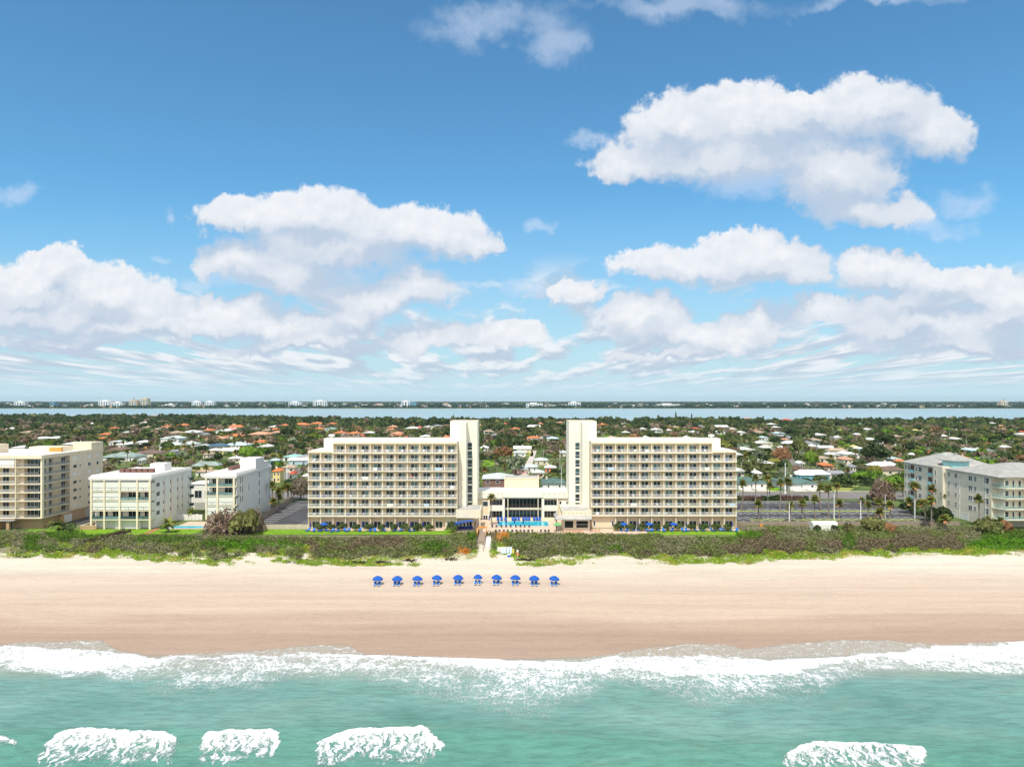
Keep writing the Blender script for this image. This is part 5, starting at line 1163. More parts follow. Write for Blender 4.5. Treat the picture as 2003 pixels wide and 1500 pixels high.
wing_patio('left',(602,614,627,637,651,661,674,681,703.6,724,734,750.5,772,783.5,801,809),(625,647.5,670,697,722,747,771,793,817,841),(633.5,),(607.5,658.5,678.5,709,728,755,778,803.5,827),218.2)
wing_patio('right',(1216,1226,1241,1249,1265.5,1274.5,1287,1297.5,1315,1336,1344,1361,1373,1394,1408,1415,1429,1440),(1209,1232,1257,1282,1304,1329,1352,1376,1400,1423),(1220,1270,1318),(1248,1343,1368.5,1388,1432),218.6)
for s,x0_,x1_ in (('left',LX0,LX0+11*LBW),('right',RX0+2*RBW,RX0+12*RBW)):
    sheet('patio_strip',[(x0_,219.3),(x1_,219.3),(x1_,223.3),(x0_,223.3)],G0+.03,M_PAVER,'paved patio strip at the foot of the %s wing'%s,'patio')
# pool furniture
for i,px in enumerate((974,981,989,1003,1008.6,1014.6,1024,1029.5,1035,1045,1050.5,1056)):
    lounger('blue pool lounger in the row by the lobby glass, %s from the left'%ordn(i+1),(gx(px,238),238,G0+0.03),0,M_BLUE,'loungers along the lobby glass',mf=M_BLUE,sc=1.1)
for i,px in enumerate((963,971,981,990,999,1009,1018,1026,1035)):
    lounger('dark lounger along the near pool edge, %s from the left'%ordn(i+1),(gx(px,225.5),225.3,G0+0.03),math.pi,M_NAVY,'loungers along the near pool edge',mf=M_RAIL)
for i,px in enumerate((970,977,985.5,993,1002,1010,1018,1025,1033.5,1041,1058,1066,1073)):
    lounger('dark lounger on the seaward terrace edge, %s from the left'%ordn(i+1),(gx(px,217.4),217.4,G0+0.03),math.pi,M_NAVY if i%3 else mat('green_sling',(0.03,0.14,0.10),0.85),'loungers on the seaward terrace edge',mf=M_RAIL)
for i,px in enumerate((957,975,990,1006.5,1023.5,1086)):
    umbrella('closed navy umbrella beside the hotel pool, %s from the left'%ordn(i+1),(gx(px,226 if i not in (0,5) else 230),226.4 if i not in (0,5) else 230,G0),1.2,2.6 if i in (0,5) else 2.2,M_BLUE if i in(0,) else M_NAVY,'closed umbrellas by the pool',True)
t=umbrella('green patio umbrella at the left corner of the beach bar',(gx(1090.5,219),218.6,G0),1.4,2.1,mat('green_canvas',(0.16,0.45,0.17),0.85)); 
# planter wall along the lobby
t=thing('planter_wall','low cream wall between pool loungers and lobby glass','wall',(gx(1020,239),239.0,G0)); mb=MB(); mb.box(-10.2,10.5,-0.15,0.15,0,0.75); mb.build('masonry',M_CREAM,t); mb=MB(); mb.box(-10.3,10.6,-0.2,0.2,0.75,0.83); mb.build('coping',M_CREAM,t)
# bar patio tables
M_TERRA=mat('terracotta_wood',(0.60,0.26,0.12),0.8,0.2,3)
for i,(px,Y) in enumerate(((1108,216.2),(1127,216.6),(1132,215.2),(1165,217.5))):
    t=thing('patio_table','round wooden table on the bar terrace, %s from the left'%ordn(i+1),'table',(gx(px,Y),Y,G0+0.02),0,'tables on the bar terrace'); mb=MB(); mb.lathe([(0,0.70),(0.5,0.70),(0.5,0.76),(0,0.76)],12); mb.build('table_top',M_TERRA,t); mb=MB(); mb.tube([(0,0,0),(0,0,0.7)],[0.06,0.05],8); mb.lathe([(0,0),(0.3,0.0),(0.3,0.04),(0,0.05)],10); mb.build('pedestal',M_TERRA,t)
    for k,(dx,dy,rz) in enumerate(((-0.95,0,R(-90)),(0.95,0,R(90)))):
        c=ch0.copy(); COL.objects.link(c); c.data=chm[0].copy(); c.data.materials[0]=M_TERRA; c.name='patio_chair'; c.location=(gx(px,Y)+dx,Y+dy,G0+0.02); c.rotation_euler=(0,0,-rz); tag(c,'wooden chair on the %s side of the %s terrace table from the left'%(('left','right')[k],ordn(i+1)),'chair','chairs on the bar terrace')
# ------------------------------------------------------------------ boardwalk and beach access things
def gzr(Y): return float(np.interp(Y,[178,186,193,205,212],[1.7,2.3,2.75,2.9,2.8]))
xb=gx(941.5,205); t=thing('boardwalk','grey timber boardwalk and steps down from the pool to the beach','boardwalk',(xb,214.5,G0))
mb=MB(); n=14
for k in range(n): mb.box(-1.05,1.05,-k*0.93-0.9,-k*0.93,0.5,0.6)
mb.build('walkway_boards',M_WOOD,t)
mb=MB()
for k in range(11):
    mb.box(-1.05,1.05,-13.0-k*0.95-0.95,-13.0-k*0.95,0.42-k*0.14,0.52-k*0.14)
mb.build('steps',M_WOOD,t)
for s in (-1,1):
    mb=MB(); x=s*1.12
    for k in range(7): mb.bar((x,-k*2.0,0),(x,-k*2.0,1.55),0.12)
    mb.bar((x,0,1.55),(x,-13,1.55),0.12); mb.bar((x,-13,1.55),(x,-23.5,0.2),0.12); mb.bar((x,0,1.1),(x,-13,1.1),0.07)
    for k in range(1,6): mb.bar((x,-13-k*2.1,-0.9),(x,-13-k*2.1,1.55-k*0.27),0.1)
    mb.build('handrail',M_WOODD if s<0 else M_WOOD,t)
mb=MB(); mb.box(-1.3,1.3,-0.1,0.15,1.7,2.2); mb.box(-1.5,-1.15,-6.5,0.1,0.7,1.9); mb.box(1.15,1.3,-8.0,0.1,0.7,1.9); mb.build('orange_gate_panel',M_ORANGE,t)
t=thing('timber_crossover','dark brown timber dune crossover before the white condominium','boardwalk',(gx(236,211),210.5,G0+0.1)); 
a=Vector((1.6,1.5,0.9)); b=Vector((-3.0,-11.5,0.0))
for s in (-0.9,0.9):
    mb=MB(); p=a+Vector((s,0,0)); q=b+Vector((s,0,0))
    mb.bar(p+Vector((0,0,.9)),q+Vector((0,0,.9)),0.12,0.2); mb.bar(p+Vector((0,0,.45)),q+Vector((0,0,.45)),0.05,0.5)
    for k in range(6): c=p.lerp(q,k/5); mb.bar(c+Vector((0,0,-0.8)),c+Vector((0,0,1.0)),0.13)
    mb.build('handrail',M_WOODD,t)
mb=MB(); 
for k in range(26): c=a.lerp(b,k/25); mb.box(c.x-0.9,c.x+0.9,c.y-0.22,c.y+0.22,c.z-0.05,c.z+0.05)
mb.build('walkway_boards',M_WOODD,t)
t=thing('driftwood_stair','bleached broken timber handrails on the dune path at left','handrail',(gx(400,205),205,2.9))
for s in (0,1.6):
    mb=MB(); pts=[Vector((1.5+s*0.6,5.5,1.1)),Vector((0.3+s,0.8,0.9)),Vector((-1.0+s,-4.5,0.8)),Vector((-2.6+s*0.8,-9,0.3))]
    for i in range(3): mb.bar(pts[i],pts[i+1],0.16)
    for p in pts: mb.bar(p,p-Vector((0,0,1.2)),0.14)
    mb.build('rail',M_FPALE,t)
t=thing('timber_walkway','grey timber walkway with rails by the grey roofed block','boardwalk',(gx(1985,214),214,G0)); mb=MB(); mb.box(-3.5,8,-0.9,0.9,0.4,0.55); mb.build('walkway_boards',M_WOOD,t)
for s in (-0.9,0.9): r=railing_mb(11.5,1.0,n=6,t=0.07).build('railing',M_WOODD,t); r.location=(-3.5,s,0.55)
def board(label,px,Y,w,h,tilt,m,z=None,name='beach_board',dx=0,cat='board'):
    z=gzr(Y) if z is None else z; t=thing(name,label,cat,(gx(px,Y),Y,z)); mb=MB(); mb.box(-w/2,w/2,-0.05,0.05,0,h); o=mb.build('panel',m,t); o.rotation_euler=(R(-tilt),R(dx),0); mb=MB(); mb.box(-w/2-.04,w/2+.04,-0.08,0.08,h,h+0.06); e=mb.build('edge',M_WHITE,t); e.rotation_euler=o.rotation_euler; return t
board('long white board lying on the sand right of the boardwalk steps',955,196,1.1,4.6,68,M_WHITE,dx=0)
M_PBLUE=mat('pale_blue_panel',(0.55,0.68,0.78),0.7,0.08,2)
for i,px in enumerate((983,988,993.5,999)): 
    o=board('pale blue folded beach chair, %s from the left in the stack at dune foot'%ordn(i+1),px,188.5,0.6,1.7,25,M_PBLUE,name='folded_chair',cat='beach chair'); o['group']='folded chairs at the dune foot'
t=thing('storage_box','white storage box beside the folded chairs at dune foot','box',(gx(979,190.5),190.5,2.5)); mb=MB(); mb.box(-0.8,0.6,-0.4,0.4,-0.1,1.1); mb.build('body',M_WHITE,t); mb=MB(); mb.box(-0.85,0.65,-0.45,0.45,1.1,1.2); mb.build('lid',M_WHITE,t)
t=thing('cooler_box','small blue and white box on sand before the folded chairs','box',(gx(995.5,186),186,2.25)); mb=MB(); mb.box(-0.45,0.45,-0.3,0.3,-0.05,0.5); mb.build('body',M_BLUE2,t); mb=MB(); mb.box(-0.47,0.47,-0.32,0.32,0.5,0.62); mb.build('lid',M_WHITE,t)
t=thing('bodyboard','yellow board standing right of the folded chairs','board',(gx(1004,188),188,2.3)); mb=MB(); mb.lathe([(0,0.0),(0.22,0.1),(0.30,0.8),(0.2,1.5),(0,1.65)],12); o=mb.build('board',mat('yellow_foam',(0.75,0.66,0.15),0.7),t,True); o.scale=(1,0.25,1)
t=thing('life_ring_post','white post with orange life ring at dune edge','life ring',(gx(1012.3,184),184,2.1)); mb=MB(); mb.bar((0,0,-0.1),(0,0,2.2),0.16); mb.box(-0.25,0.25,-0.05,0.1,1.75,2.3); mb.build('post',M_WHITE,t)
vs=[];fs=[];
for i in range(20):
    for j in range(8): a=i/20*6.283; b=j/8*6.283; vs.append(((0.33+0.09*math.cos(b))*math.cos(a),0.09*math.sin(b),(0.33+0.09*math.cos(b))*math.sin(a)))
for i in range(20):
    for j in range(8): fs.append((i*8+j,((i+1)%20)*8+j,((i+1)%20)*8+(j+1)%8,i*8+(j+1)%8))
mb=MB(); mb.add(vs,fs); o=mb.build('life_ring',mat('ring_orange',(0.80,0.20,0.06),0.6),t,True); o.location=(0,-0.2,1.25)
# person on the left wing, third floor from the roof line
def person(label,loc,shirt):
    verts=[(0,0,0.92),(0,0.01,1.12),(0,0.02,1.38),(0,0.0,1.52),(0,-0.02,1.66),(0.18,0.0,1.40),(0.26,-0.08,1.14),(0.22,-0.28,1.05),(-0.18,0,1.40),(-0.26,-0.08,1.14),(-0.22,-0.28,1.05),(0.10,0,0.88),(0.11,0.0,0.48),(0.11,0.02,0.06),(0.11,-0.1,0.03),(-0.10,0,0.88),(-0.12,0,0.48),(-0.12,0.02,0.06),(-0.12,-0.1,0.03),(0,-0.02,1.76)]
    ed=[(0,1),(1,2),(2,3),(3,4),(4,19),(2,5),(5,6),(6,7),(2,8),(8,9),(9,10),(0,11),(11,12),(12,13),(13,14),(0,15),(15,16),(16,17),(17,18)]
    rr=[.14,.13,.15,.06,.095,.055,.045,.03,.055,.045,.03,.085,.06,.045,.03,.085,.06,.045,.03,.08]
    me=bpy.data.meshes.new('body'); me.from_pydata(verts,ed,[]); b=bpy.data.objects.new('body',me); COL.objects.link(b); me.materials.append(mat('skin',(0.55,0.33,0.22),0.7))
    mo=b.modifiers.new('s','SKIN'); 
    for i,v in enumerate(me.skin_vertices[0].data): v.radius=(rr[i],rr[i]*0.8); v.use_root=(i==0)
    b.modifiers.new('u','SUBSURF').levels=1
    t=thing('person',label,'person',loc); b.parent=t
    mb=MB(); mb.lathe([(0.17,0.88),(0.165,1.1),(0.19,1.3),(0.15,1.45),(0.07,1.5)],12); o=mb.build('shirt',shirt,t,True); o.scale=(1.1,0.8,1)
    mb=MB(); mb.lathe([(0.10,1.70),(0.105,1.76),(0.08,1.84),(0,1.87)],10); mb.build('hair',M_WOODD,t,True); return t
b8=[q for q in lb if q[0]==8 and q[1]==4][0][2]
person('person in red shirt standing on a balcony of the left hotel wing',(wl.location.x+b8[0]+1.2,222.3,wl.location.z+b8[2]+0.02),mat('red_cotton',(0.62,0.10,0.07),0.9))
# ------------------------------------------------------------------ town houses
ROOFC={'orange':(0.62,0.20,0.07),'red':(0.55,0.10,0.06),'salmon':(0.62,0.32,0.20),'pink':(0.55,0.29,0.23),'tan':(0.45,0.34,0.24),'brown':(0.19,0.13,0.10),'white':(0.80,0.79,0.77),'pale':(0.55,0.60,0.57),
 'grey':(0.30,0.31,0.33),'dark grey':(0.12,0.13,0.15),'green grey':(0.27,0.34,0.31),'dark green':(0.10,0.17,0.15),'light blue':(0.50,0.62,0.68),'dark blue':(0.08,0.15,0.22),'turquoise':(0.33,0.56,0.50),'yellow':(0.70,0.58,0.22)}
WALLC={'white':(0.80,0.78,0.74),'cream':(0.75,0.66,0.50),'yellow':(0.80,0.66,0.28),'pink':(0.72,0.45,0.38),'blue':(0.22,0.48,0.62),'brown':(0.22,0.13,0.10),'orange':(0.65,0.25,0.10),'paleblue':(0.50,0.62,0.72)}
def rm(c): 
    m=mat('roof_'+c.replace(' ','_'),ROOFC[c],0.85,0.22,0.35,0.3)
    return m
def wm(c): return mat('wall_'+c,WALLC[c],0.85,0.06,0.6)
HOUSES=[]
def house(x0,x1,yt,ye,c,wall=None,two=False,typ=None,special=None):
    wall=wall or random.choice(('white','cream','white','cream','pink' if c in('orange','pink','salmon') else 'white'))
    wh=5.4 if two else 2.7
    Y=gy(ye,G0+wh); w=(x1-x0)*Y/F; hgt=min(2.6,max(1.2,w*0.12))
    Yr=gy(min(yt,ye-1.2),G0+wh+0.2+hgt); D=min(max(2*(Yr-Y),7),17,w*1.25+3) if True else 10
    xc=(gx(x0,Y)+gx(x1,Y))/2; far=Y>700
    name='house'; t=thing(name,None,None,(xc,Y,G0)); hw=w/2-0.5
    mb=MB(); mb.box(-hw,hw,0.5,D-0.5,-0.2,wh); mb.build('wall',wm(wall),t)
    typ=typ or ('hip' if c not in('white','grey','pale') or random.random()<0.5 else 'gable')
    mb=MB(); mb.hip(-w/2,w/2,0,D,wh,hgt,0.2,gable=(typ=='gable'))
    if w>15 and not far: mb.hip(-w/2+1,-w/2+1+w*0.42,-2.2,D*0.6,wh-0.06,hgt*0.75,0.2)
    r=mb.build('roof',rm(c),t)
    if w>15 and not far: mb=MB(); mb.box(-w/2+1.5,-w/2+0.5+w*0.42,-1.7,0.49,-0.2,wh-0.07); mb.build('wing_wall',wm(wall),t)
    rr=random.Random(int(x0*7+yt))
    if not far:
        f=Face(-hw,0.5,(1,0),(0,1)); n=max(2,int(w/4.5))
        for k in range(n):
            u=(k+0.5)*2*hw/n; ww=rr.choice((1.1,1.6,0.9))
            if w>15 and u<w*0.42: continue
            f.window(t,u-ww/2,u+ww/2,0.9 if k%3 else 0.1,2.1,mull=0,f=0.1,gm=M_GLASST)
            if two: f.window(t,u-ww/2,u+ww/2,3.5,4.7,mull=0,f=0.1,gm=M_GLASST)
    elif w>9: 
        f=Face(-hw,0.5,(1,0),(0,1)); 
        for u in (0.3,0.7): f.window(t,2*hw*u-1,2*hw*u+1,0.7,2.2,mull=0,f=0.12,gm=M_GLASST)
    if rr.random()<0.35 or c=='orange': mb=MB(); q=rr.uniform(-0.3,0.3)*w; mb.box(q-0.4,q+0.4,D*0.6,D*0.6+0.8,wh,wh+hgt+0.9); mb.build('chimney',wm('cream'),r)
    t['category']='house'
    HOUSES.append((x0,x1,yt,ye,Y,D,xc,w))
    if special: t['label']=special
    else: pend(t,(x0+x1)/2,'%s roofed'%c+(' two storey' if two else ''),'house','houses of the town')
    return t
HL="""190 214 841 850 orange|192 206 850 858 orange|211 232 857 865 pale|223 243 864 870 white|242 257 862 868 white|264 285 857 865 white|313 350 851 858 pale white 2|310 337 862 870 pale|337 377 862 870 pale|378 402 866 873 pale|208 242 871 880 brown|199 263 881 894 green grey|260 310 875 887 brown cream|328 342 872 884 grey|395 412 881 889 tan|272 286 822 827 white|293 303 810 813.5 pink|311 331 830 835 orange white 2|343 367 828 832 orange|324 354 841 847 tan|354 387 841 846 white|277 295 831 836 tan|252 261 830 833 tan|211 224 833 838 orange|238 251 843 846 pale|295 307 836 840 tan|377 392 838 843 brown|386 402 844 850 grey|267 277 893 901 pale|374 429 904 911 green grey yellow|380 414 916 923 tan|391 403 828 836 pink|393 415 836 842 orange|421 446 836 843 white|446 475 831 835 orange white 2|436 459 825 831 tan|438 460 835 840 pink|438 470 846 853 orange|400 438 852 858 salmon cream|400 440 866 873 dark blue|437 481 863 871 light blue|484 528 841 850 salmon|522 542 834 840 orange|527 547 841 846 salmon|524 546 829 835 white|544 565 827 832 orange|570 604 826 831 orange|486 504 832 838 brown|511 524 836 842 tan|492 518 859 865 orange|479 485 864 868 red|502 525 868 874 white|406 432 877 881 white yellow|432 470 876 882 white yellow|445 470 892 897 white|551 581 888 894 turquoise|581 602 888 894 grey|525 546 896 901 light blue blue|563 605 896 901 white paleblue|549 577 909 915 tan|531 549 915 922 orange yellow 2|565 576 921 927 red|587 610 923 932 white yellow|606 633 823 829 orange|640 657 823 829 orange|612 632 833 839 orange|633 654 833 839 turquoise|650 675 838 847 orange|676 702 842 848 orange|664 700 848 856 brown|702 712 846 852 red|708 729 841 847 white|757 778 830 835 salmon|762 787 842 848 salmon|768 785 845 851 orange|789 797 848 856 red|790 808 824 829 orange|792 819 832 838 white|811 828 831 836 red|824 846 830 836 white|820 842 846 854 white|834 844 844 848 brown|866 880 847 855 orange|845 864 829 833 grey|864 880 826 832 brown|755 770 836 840 orange|935 944 829 832 salmon|983 995 826 829 red|999 1018 834 839 orange|1048 1064 825 829.5 orange|1030 1060 831 835 white|1088 1104 822 827 salmon|1104 1113 838 845 salmon|945 965 839 844 tan|958 977 845 852 grey|1030 1058 848 857 orange|1055 1080 845 853 brown|1070 1094 853 858 light blue|939 956 870 876 white|1004 1040 872 878 white|1004 1030 880 886 pale|1093 1113 879 886 pale|1045 1073 893 901 pale|1000 1032 910 918 pale pink|1028 1053 907 914 pale|1040 1066 918 925 pale|1065 1089 911 915 white orange|1169 1191 825 831 orange|1220 1233 817 822 orange|1218 1232 827 829.5 white|1168 1183 841 846 grey|1218 1233 842 846 white|1190 1207 851 856 tan|1254 1266 835 839 white|1276 1300 837 841 white|1283 1292 842 846 white|1259 1270 852 855 white|1306 1315 839 842 white|1315 1333 832 836 tan|1340 1352 851 856 white|1347 1368 839 845 white|1357 1370 834 838 red|1364 1380 829 834 grey|1401 1426 830 835 white|1402 1420 841 845 white|1425 1440 836 840 tan|1455 1473 816 819 pink|1532 1552 818 821.5 red|1504 1520 827 830 white|1512 1528 831 836 white|1471 1484 833 840 salmon|1488 1495 834 840 brown|1430 1441 833 839 white|1447 1460 841 846 white|1482 1496 841 846 tan|1489 1504 850 856 light blue|1518 1538 843 848 light blue|1524 1545 848 853 grey|1545 1563 848 857 grey|1532 1546 855 860 salmon|1483 1513 862 867 white|1492 1511 870 876 white|1532 1568 862 867 white|1527 1538 870 876 white|1579 1605 862 868 grey|1571 1580 868 875 salmon|1572 1598 876 882 dark grey|1590 1612 854 861 tan|1452 1479 874 880 white|1440 1454 885 890 white|1460 1515 895 906 white|1588 1600 868 873 white|1564 1576 900 907 white|1442 1458 916 922 white|1477 1492 920 926 white|1600 1618 845 851 white|1634 1650 852 856 white|1675 1687 826 829 turquoise|1694 1708 837 840 white|1675 1686 844 850 white|1700 1719 855 860 white|1719 1754 856 861 dark grey white 2|1744 1768 850 854 tan|1602 1632 872 876 white|1620 1660 878 882 tan|1625 1644 884 890 white|1654 1684 883 889 white|1668 1680 870 874 yellow|1678 1692 873 878 white|1696 1722 876 881 dark blue|1602 1626 891 897 tan|1650 1670 893 899 salmon|1610 1632 904 911 orange brown|1662 1677 907 913 grey|1748 1765 893 899 light blue|1757 1775 898 903 orange|1704 1760 907 911 white|1715 1770 912 920 brown|1622 1654 920 927 grey|1668 1680 920 927 grey|1786 1796 886 890 white|1791 1799 838 842 yellow|1808 1820 838 843 yellow|1795 1832 849 858 brown|1870 1886 821 826 pink|1867 1876 837 841 white|1845 1854 850 853 white|1869 1882 853 859 white|1957 1967 829 833 salmon|1958 1970 835 839 salmon|1940 1949 825 828 white|1997 2010 840 845 red|1998 2012 846 850 white|1897 1923 874 881 light blue blue|1923 1950 876 882 grey|1965 1980 871 875 white|1858 1880 886 891 light blue|1880 1897 892 896 orange|120 150 862 869 white|20 48 868 876 white|150 175 868 874 light blue|62 85 853 858 white|165 180 826 829 white|135 148 811 814 white|5 22 835 839 white|36 60 842 846 tan|90 112 852 857 white"""
for e in HL.split('|'):
    q=e.split(); nums=[float(v) for v in q[:4]]; rest=q[4:]; two=rest[-1]=='2'
    if two: rest=rest[:-1]
    wall=None
    if ' '.join(rest) in ROOFC: c=' '.join(rest)
    else: wall=rest[-1]; c=' '.join(rest[:-1])
    house(*nums,c,wall,two)
house(942,1005,922,937,'pale','brown',True,'hip','large pale roofed brown house with white columns behind the hotel lobby')
house(1060,1108,930,946,'dark green','white',False,'hip','dark green roofed low building behind right end of the lobby')
house(1436,1504,929,945,'dark green','white',False,'hip','green roofed garage building across the road, left of the pair')
house(1533,1603,929,946,'dark green','white',False,'hip','green roofed garage building across the road, right of the pair')
house(1557,1626,920,928.5,'white','blue',False,'hip','blue walled house with white roof behind the green roofed garages')
for (a,b) in ((1445,1470),(1474,1500),(1545,1572),(1575,1600)):
    Y=gy(957)-0.0; o=sheet('driveway',[(gx(a,Y),313),(gx(b,Y),313),(gx(b,Y),322),(gx(a,Y),322)],G0+.022,M_CONC,'pale concrete driveway before the green roofed garages','driveway')
# ------------------------------------------------------------------ hand placed plants
def ptree(px,yb,wpx,hpx,col,kind,special,noun='tree',n=1,z=G0):
    Y=gy(yb,z); return tree(gx(px,Y),Y,wpx*Y/F,hpx*Y/F,col,kind,z=z,special=special,noun=noun)
ptree(478,1046,66,52,'olive green','round','dark green half of the big bush before the narrower white condominium','bush')
ptree(440,1047,84,60,'grey brown','bare','grey twiggy half of the big bush before the narrower white condominium','bush')
ptree(498,1040,46,50,'grey brown','bare','smaller twiggy bush at right end of the big bush by left car park','bush')
ptree(138,1040,40,18,'mid green','round','dark round shrub by the driveway mouth of the tan block','bush')
ptree(884,1041,24,22,'mid green','round','broad leaved shrub at the left end of the timber deck','bush')
ptree(488,906,46,34,'bright green','round','bright green tree behind the narrower white condominium')
ptree(588,978,44,50,'grey brown','bare','brown twiggy tree at the back of the left car park')
ptree(570,976,36,44,'dark green','round','dark tree at the back corner of the left car park')
ptree(1725,988,50,56,'grey brown','bare','big grey leafless tree right of the right car park')
ptree(1712,985,36,26,'dark green','round','dark shrub below the grey leafless tree','shrub')
ptree(1752,962,50,34,'bright green','round','bright green tree behind the grey leafless tree')
ptree(1650,952,48,26,'mid green','round','wide green thicket across the road behind the car park','bush')
ptree(1690,945,50,26,'bright green','round','right part of green thicket across the road','bush')
ptree(986,905,42,34,'rusty','round','rusty brown crowned tree between the towers')
ptree(1008,928,46,36,'silvery green','round','silvery green spreading tree behind the lobby')
ptree(1562,897,36,40,'olive green','round','dense dark olive tree left of the side street houses')
ptree(1586,918,28,36,'bright green','round','bright green conical tree by the side street')
ptree(1712,906,58,38,'dark green','round','large dark tree behind the long white wall roof')
ptree(1528,905,44,34,'rusty','bare','reddish brown tree beside the side street')
ptree(1470,925,70,34,'olive green','bare','wide grey olive tree behind the right wing end')
ptree(1838,1026,52,34,'dark green','round','dark green shrub mass by the grey roofed block wall','bush')
ptree(1812,1018,40,30,'mid green','round','green shrub mass left of the block wall palms','bush')
ptree(1780,1003,44,26,'dark green','round','dark shrub at the far end of the grey roofed block','bush')
ptree(1322,823,9,18,'dark green','cone','tall dark columnar tree against the lagoon right of right tower')
ptree(1353,826,11,17,'dark green','cone','pointed dark tree against the lagoon over the right wing')
ptree(245,845,9,26,'dark green','cone','tall black pointed tree behind the left white condominium')
ptree(146,838,12,20,'dark green','cone','dark pointed tree beyond the tan balcony block')
ptree(1730,875,44,26,'dark green','round','round dark tree right of the white house with dark roof')
ptree(1660,905,14,14,'rusty','bare','small rusty tree among the salmon roofs')
for i,(px,a,w,h,c) in enumerate(((1700,1040,62,30,'olive green'),(1735,1042,34,20,'rusty'),(1930,1045,60,34,'olive green'),(1962,1044,40,28,'rusty'),(1660,1046,26,24,'olive green'),(1632,1042,18,16,'dark green'),(1598,1040,16,14,'dark green'))):
    ptree(px,a,w,h,c,'round','%s palmetto clump at the dune top, %s from the left'%(c,ordn(i+1)),'bush')
PL=[(1450,940,1000),(1477,930,984),(1485,980,1017),(1502,930,975),(1508,945,978),(1525,938,998),(1538,936,978),(1543,938,978),(1546,983,1020),(1571,977,1016),(1595,970,1014),(1606,948,998),(1621,950,1010),(1637,946,976),(1641,978,1014),(1686,974,996),(1698,982,1010),(1717,976,1012),(1720,995,1036),(1740,982,1014),(1740,942,976),(1748,946,980),(1767,947,972),(1788,944,1006),(1794,946,1004),(1825,950,1008),(1809,978,1028),(1822,972,1034),(1849,960,1006),(1914,970,1030),(1849,1008,1042),(1778,975,1004),(1930,1012,1042),(1958,1014,1040),(1796,980,1010)]
for px,a,b in PL:
    Y=gy(b); h=gz(a,Y)-G0; palm(gx(px,Y),Y,h,2.05 if h>5 else 1.8,'fan leaved',zn='around the right car park')
for px,a,b in ((531,943,1000),(531,975,1004),(545,955,990),(552,950,985),(560,948,985),(549,966,996),(566,950,980)):
    Y=gy(b); h=gz(a,Y)-G0; palm(gx(px,Y),Y,h,1.9,'fan leaved',zn='beside the left car park fence')
palm(gx(962.5,228),228,gz(967,228)-G0,1.75,special='slender palm standing alone at the left of the hotel pool')
palm(gx(332,217),217,gz(1013,217)-G0,3.3,coco=True,special='coconut palm on the lawn before the small condominium pool',thick=1.6)
palm(gx(116,216),216,gz(1014,216)-G0,3.0,coco=True,special='ragged coconut palm by the driveway of the tan block',thick=1.6)
palm(gx(377,240),240,gz(992,240)-G0,1.9,coco=True,special='small palm between the two white condominiums')
# hedge along the right car park
np.random.seed(5); n=5200; hx=72+np.random.rand(n)*47; d=rnd_unit(n); d[:,2]=np.abs(d[:,2])
bul=(0.9+0.5*fbm(hx/6,hx*0,3))
P=np.stack([hx,285.6+d[:,1]*1.1,G0+d[:,2]*1.9*bul*(0.6+0.4*np.random.rand(n))],1); V=leafquads(P,d,0.55,0.6,0.8); q=fbm(hx/7,hx*0+1,8)[:,None]
C=(np.array([0.17,0.11,0.085])*(q<0.52)+np.array([0.06,0.09,0.03])*(q>=0.52))*(0.7+0.6*np.random.rand(n))[:,None]
o=bpy.data.objects.new('hedge',qmesh('hedge',V,C,M_LEAF)); COL.objects.link(o); tag(o,'long brown and green hedge between the right car park and road','hedge')
# ------------------------------------------------------------------ town trees
BLD=[(-180,-140,220,256),(-134,-108,220,252),(-102,-84,226,264),(-66,72,215,284),(70,150,228,288),(148,205,220,305)]
STREETS=[((159,388),(190,500)),((190,500),(225,640)),((-116,312),(-122,420)),((2,313),(20,560))]
HA=np.array([(h[0]-1,h[1]+1,h[2],h[3]+0.8,h[4],h[5],h[6],h[7]) for h in HOUSES])
rng=np.random.RandomState(42)
cand=[]
Yc=314.0
while Yc<1600:
    step=7.5+Yc*0.0035
    X=np.arange(-0.95*Yc-20,0.95*Yc+20,step); X=X+rng.uniform(-0.5,0.5,len(X))*step; YY=Yc+rng.uniform(-0.5,0.5,len(X))*step
    cand+=list(zip(X,YY)); Yc+=step
cand=np.array(cand); cand=cand[cand[:,1]<shoreY(cand[:,0])-8]
TL=[]
dens=fbm(cand[:,0]/60,cand[:,1]/60,91)
typ=fbm(cand[:,0]/35,cand[:,1]/35,93)
